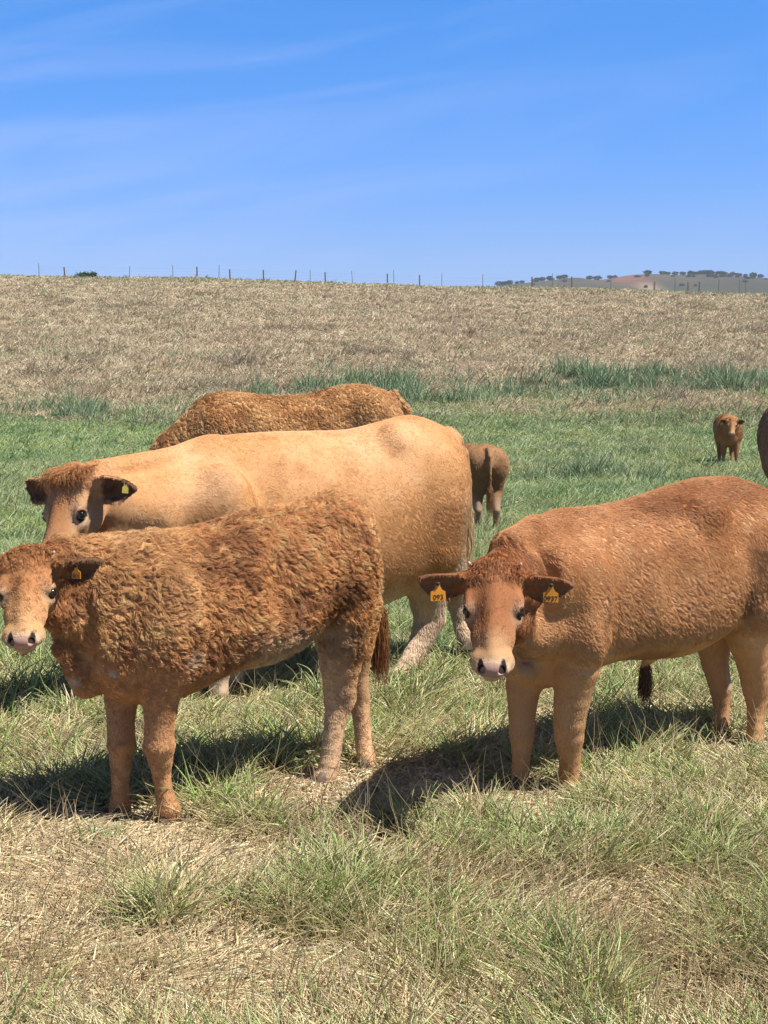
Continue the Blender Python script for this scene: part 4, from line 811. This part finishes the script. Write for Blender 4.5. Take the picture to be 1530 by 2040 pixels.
def ridge():
    xs = np.array([-200, 700, 900, 980, 1050, 1100, 1150, 1190, 1215, 1250, 1290, 1350, 1430, 1500, 1560, 1700, 2000, 2400]); ys = np.array([600, 600, 590, 572, 563, 558, 553, 558, 555, 549, 546, 548, 546, 552, 556, 562, 575, 600])
    Yc = 1500.; U = np.linspace(-200, 2400, 521); crest = np.array([P(u, y, Yc) for u, y in zip(U, hermite(xs, ys, U))]); T = np.array([-.55, -.4, -.3, -.22, -.15, -.1, -.06, -.03, 0, .04, .12, .3])
    V = []
    for t in T:
        p = crest.copy(); p[:, 1] += t * Yc * .9; hgt = (1 - abs(t) * 1.3) if t < 0 else (1 - t * 3)
        p[:, 2] = -30 + (crest[:, 2] + 30) * hgt + (fbm(np.stack([p[:, 0], p[:, 1]], 1), .012, 81, 4) - .5) * 16 * min(1, abs(t) * 8); V.append(p)
    V = np.array(V); nt_, nu = V.shape[:2]; i = np.arange(nt_ * nu).reshape(nt_, nu); q = np.stack([i[:-1, :-1], i[:-1, 1:], i[1:, 1:], i[1:, :-1]], -1).reshape(-1, 4); V = V.reshape(-1, 3)
    n = fbm(V, .02, 83, 4); c = mixc(np.tile([.075, .072, .052], (len(V), 1)), [.11, .095, .068], sst(.4, .65, n)); c = mixc(c, [.075, .09, .05], sst(.55, .7, fbm(V, .035, 85)) * .7)
    pu, pv = proj(V); red = np.exp(-(((pu - 1250) / 42) ** 2 + ((pv - 555) / 9) ** 2)); c = mixc(c, [.26, .125, .08], np.clip(red * 1.3, 0, .9)); c = mixc(c, [.52, .40, .27], np.clip(1.4 * np.exp(-(((pu - 1298) / 22) ** 2 + ((pv - 578) / 6) ** 2)), 0, .95))
    tag(mesh('distant_hill', V, q, M['far'], col=c), kind='structure')
    R = np.random.default_rng(31); me = {}
    def surf(px, fr):
        i = int(np.clip((px + 200) / 5, 0, 520)); return V.reshape(nt_, nu, 3)[8 - fr, i]
    ORD = ['first', 'second', 'third', 'fourth', 'fifth', 'sixth', 'seventh', 'eighth', 'ninth', 'tenth', 'eleventh', 'twelfth', 'thirteenth', 'fourteenth', 'fifteenth', 'sixteenth', 'seventeenth', 'eighteenth', 'nineteenth', 'twentieth']; ORD += ['twenty-' + o for o in ORD[:9]] + ['thirtieth'] + ['thirty-' + o for o in ORD[:9]] + ['fortieth'] + ['forty-' + o for o in ORD[:9]]
    spots = [(996, 0), (1005, 0), (1015, 0), (1030, 0), (1040, 0), (1055, 1), (1068, 0), (1072, 0), (1083, 0), (1096, 0), (1100, 0), (1117, 0), (1118, 1), (1129, 0), (1178, 0), (1190, 0), (1203, 1), (1215, 0), (1228, 0), (1255, 1), (1262, 1), (1278, 1), (1290, 0), (1293, 0), (1323, 0), (1330, 0), (1328, 1),
             (1349, 0), (1356, 1), (1362, 0), (1367, 1), (1382, 0), (1393, 0), (1393, 2), (1402, 0), (1405, 0), (1411, 0), (1415, 0), (1418, 0), (1424, 0), (1428, 1), (1430, 0), (1438, 0), (1444, 0), (1451, 1), (1453, 2), (1461, 0), (1478, 0), (1480, 1), (1502, 0), (1506, 1), (1516, 0), (1375, 0), (1387, 0), (1398, 0), (1408, 1), (1398, 1), (1421, 1), (1436, 1), (1434, 0), (1448, 0), (1466, 1), (1472, 0), (1487, 0), (1334, 3), (1306, 3), (1240, 3), (1420, 3), (1490, 3)]
    spots.sort(); cnt = {True: 0, False: 0}
    for j, (px, fr) in enumerate(spots):
        o_ = ORD[cnt[fr == 0]]; cnt[fr == 0] += 1
        p = surf(px, fr).copy(); s = R.uniform(2.6, 5.0) * (1.1 if fr == 0 else .75); p[2] -= .3
        rt = tag(empty('tree', p), ('dark scrub tree on the distant hill crest, %s from the left' % o_ if fr == 0 else 'dark scrub tree on the distant hill slope below the crest, %s from the left' % o_), 'tree', 'scrub trees on the distant hill crest' if fr == 0 else 'scrub trees on the distant hill slope')
        tube('trunk', [p, p + np.array([.1, 0, s * .35]), p + np.array([.2, 0, s * .7])], [.3, .22, .1], M['wood'], rt, p, n=5)
        n = 260; d = nrm(R.normal(0, 1, (n, 3))); c0 = p + np.array([0, 0, s * .48]); lob = .75 + .5 * noise(d * 1.0 + j, 2.2, 5); cc = c0 + d * (s * np.array([R.uniform(.6, .95), .7, .42])) * lob[:, None] * (R.random(n) ** .25)[:, None]
        a = nrm(R.normal(0, 1, (n, 3))); b = nrm(np.cross(a, R.normal(0, 1, (n, 3)))); w_ = s * .14
        VV = np.stack([cc - a * w_, cc - b * w_ * .7, cc + a * w_, cc + b * w_ * .7], 1).reshape(-1, 3); col = np.repeat(np.array([.055, .075, .035]) * R.uniform(.5, 1.6, n)[:, None], 4, 0)
        mesh('crown', VV, np.arange(4 * n).reshape(n, 4), M['far'], rt, col=col, smooth=False, origin=p)
ridge()
def crest_bush(px, Y, w, h, seed, label):
    R = np.random.default_rng(seed); x = P(px, 550, Y)[0]; p = np.array([x, Y, float(ground(x, Y))]); rt = tag(empty('bush', p), label, 'bush')
    for i in range(7): q = p + np.array([R.normal(0, w * .3), R.normal(0, w * .2), h * R.uniform(.5, .9)]); tube('stem', [p, (p + q) / 2 + R.normal(0, .05, 3), q], [.05, .035, .015], M['wood'], rt, p, n=5)
    n = 500; d = R.normal(0, 1, (n, 3)) * np.array([w * .32, w * .2, h * .22]); cc = p + np.array([0, 0, h * .55]) + d; cc[:, 2] = np.maximum(cc[:, 2], p[2] + .05); a = nrm(R.normal(0, 1, (n, 3))); b = nrm(np.cross(a, R.normal(0, 1, (n, 3)))); s = .09
    mesh('foliage', np.stack([cc - a * s, cc - b * s * .6, cc + a * s, cc + b * s * .6], 1).reshape(-1, 3), np.arange(4 * n).reshape(n, 4), M['far'], rt, col=np.repeat(np.array([.07, .12, .04]) * R.uniform(.5, 1.6, n)[:, None], 4, 0), smooth=False, origin=p)
crest_bush(168, 166, 1.3, .6, 51, 'larger low green bush on the crest beside the leftmost wooden post')
crest_bush(186, 166, .5, .6, 52, 'smaller upright green bush on the crest right of the low one')
# ================= the air between here and the far ridge
def haze():
    x0, x1, y0, y1, z0, z1 = -1500., 1500., -40., 2200., -60., 190.
    V = [(x, y, z) for z in (z0, z1) for y in (y0, y1) for x in (x0, x1)]; Fc = [(0, 2, 3, 1), (4, 5, 7, 6), (0, 1, 5, 4), (2, 6, 7, 3), (0, 4, 6, 2), (1, 3, 7, 5)]
    m = bpy.data.materials.new('air'); m.use_nodes = True; nt = m.node_tree; nt.nodes.remove(nt.nodes['Principled BSDF']); v = nt.nodes.new('ShaderNodeVolumePrincipled')
    v.inputs['Density'].default_value = .00015; v.inputs['Color'].default_value = (.75, .86, 1, 1); nt.links.new(v.outputs[0], nt.nodes['Material Output'].inputs['Volume'])
    tag(mesh('haze', V, Fc, m, smooth=False), 'thin blue air haze softening the far ridge', 'haze', kind='stuff')
if 'haze' in TEST or not TEST: haze()
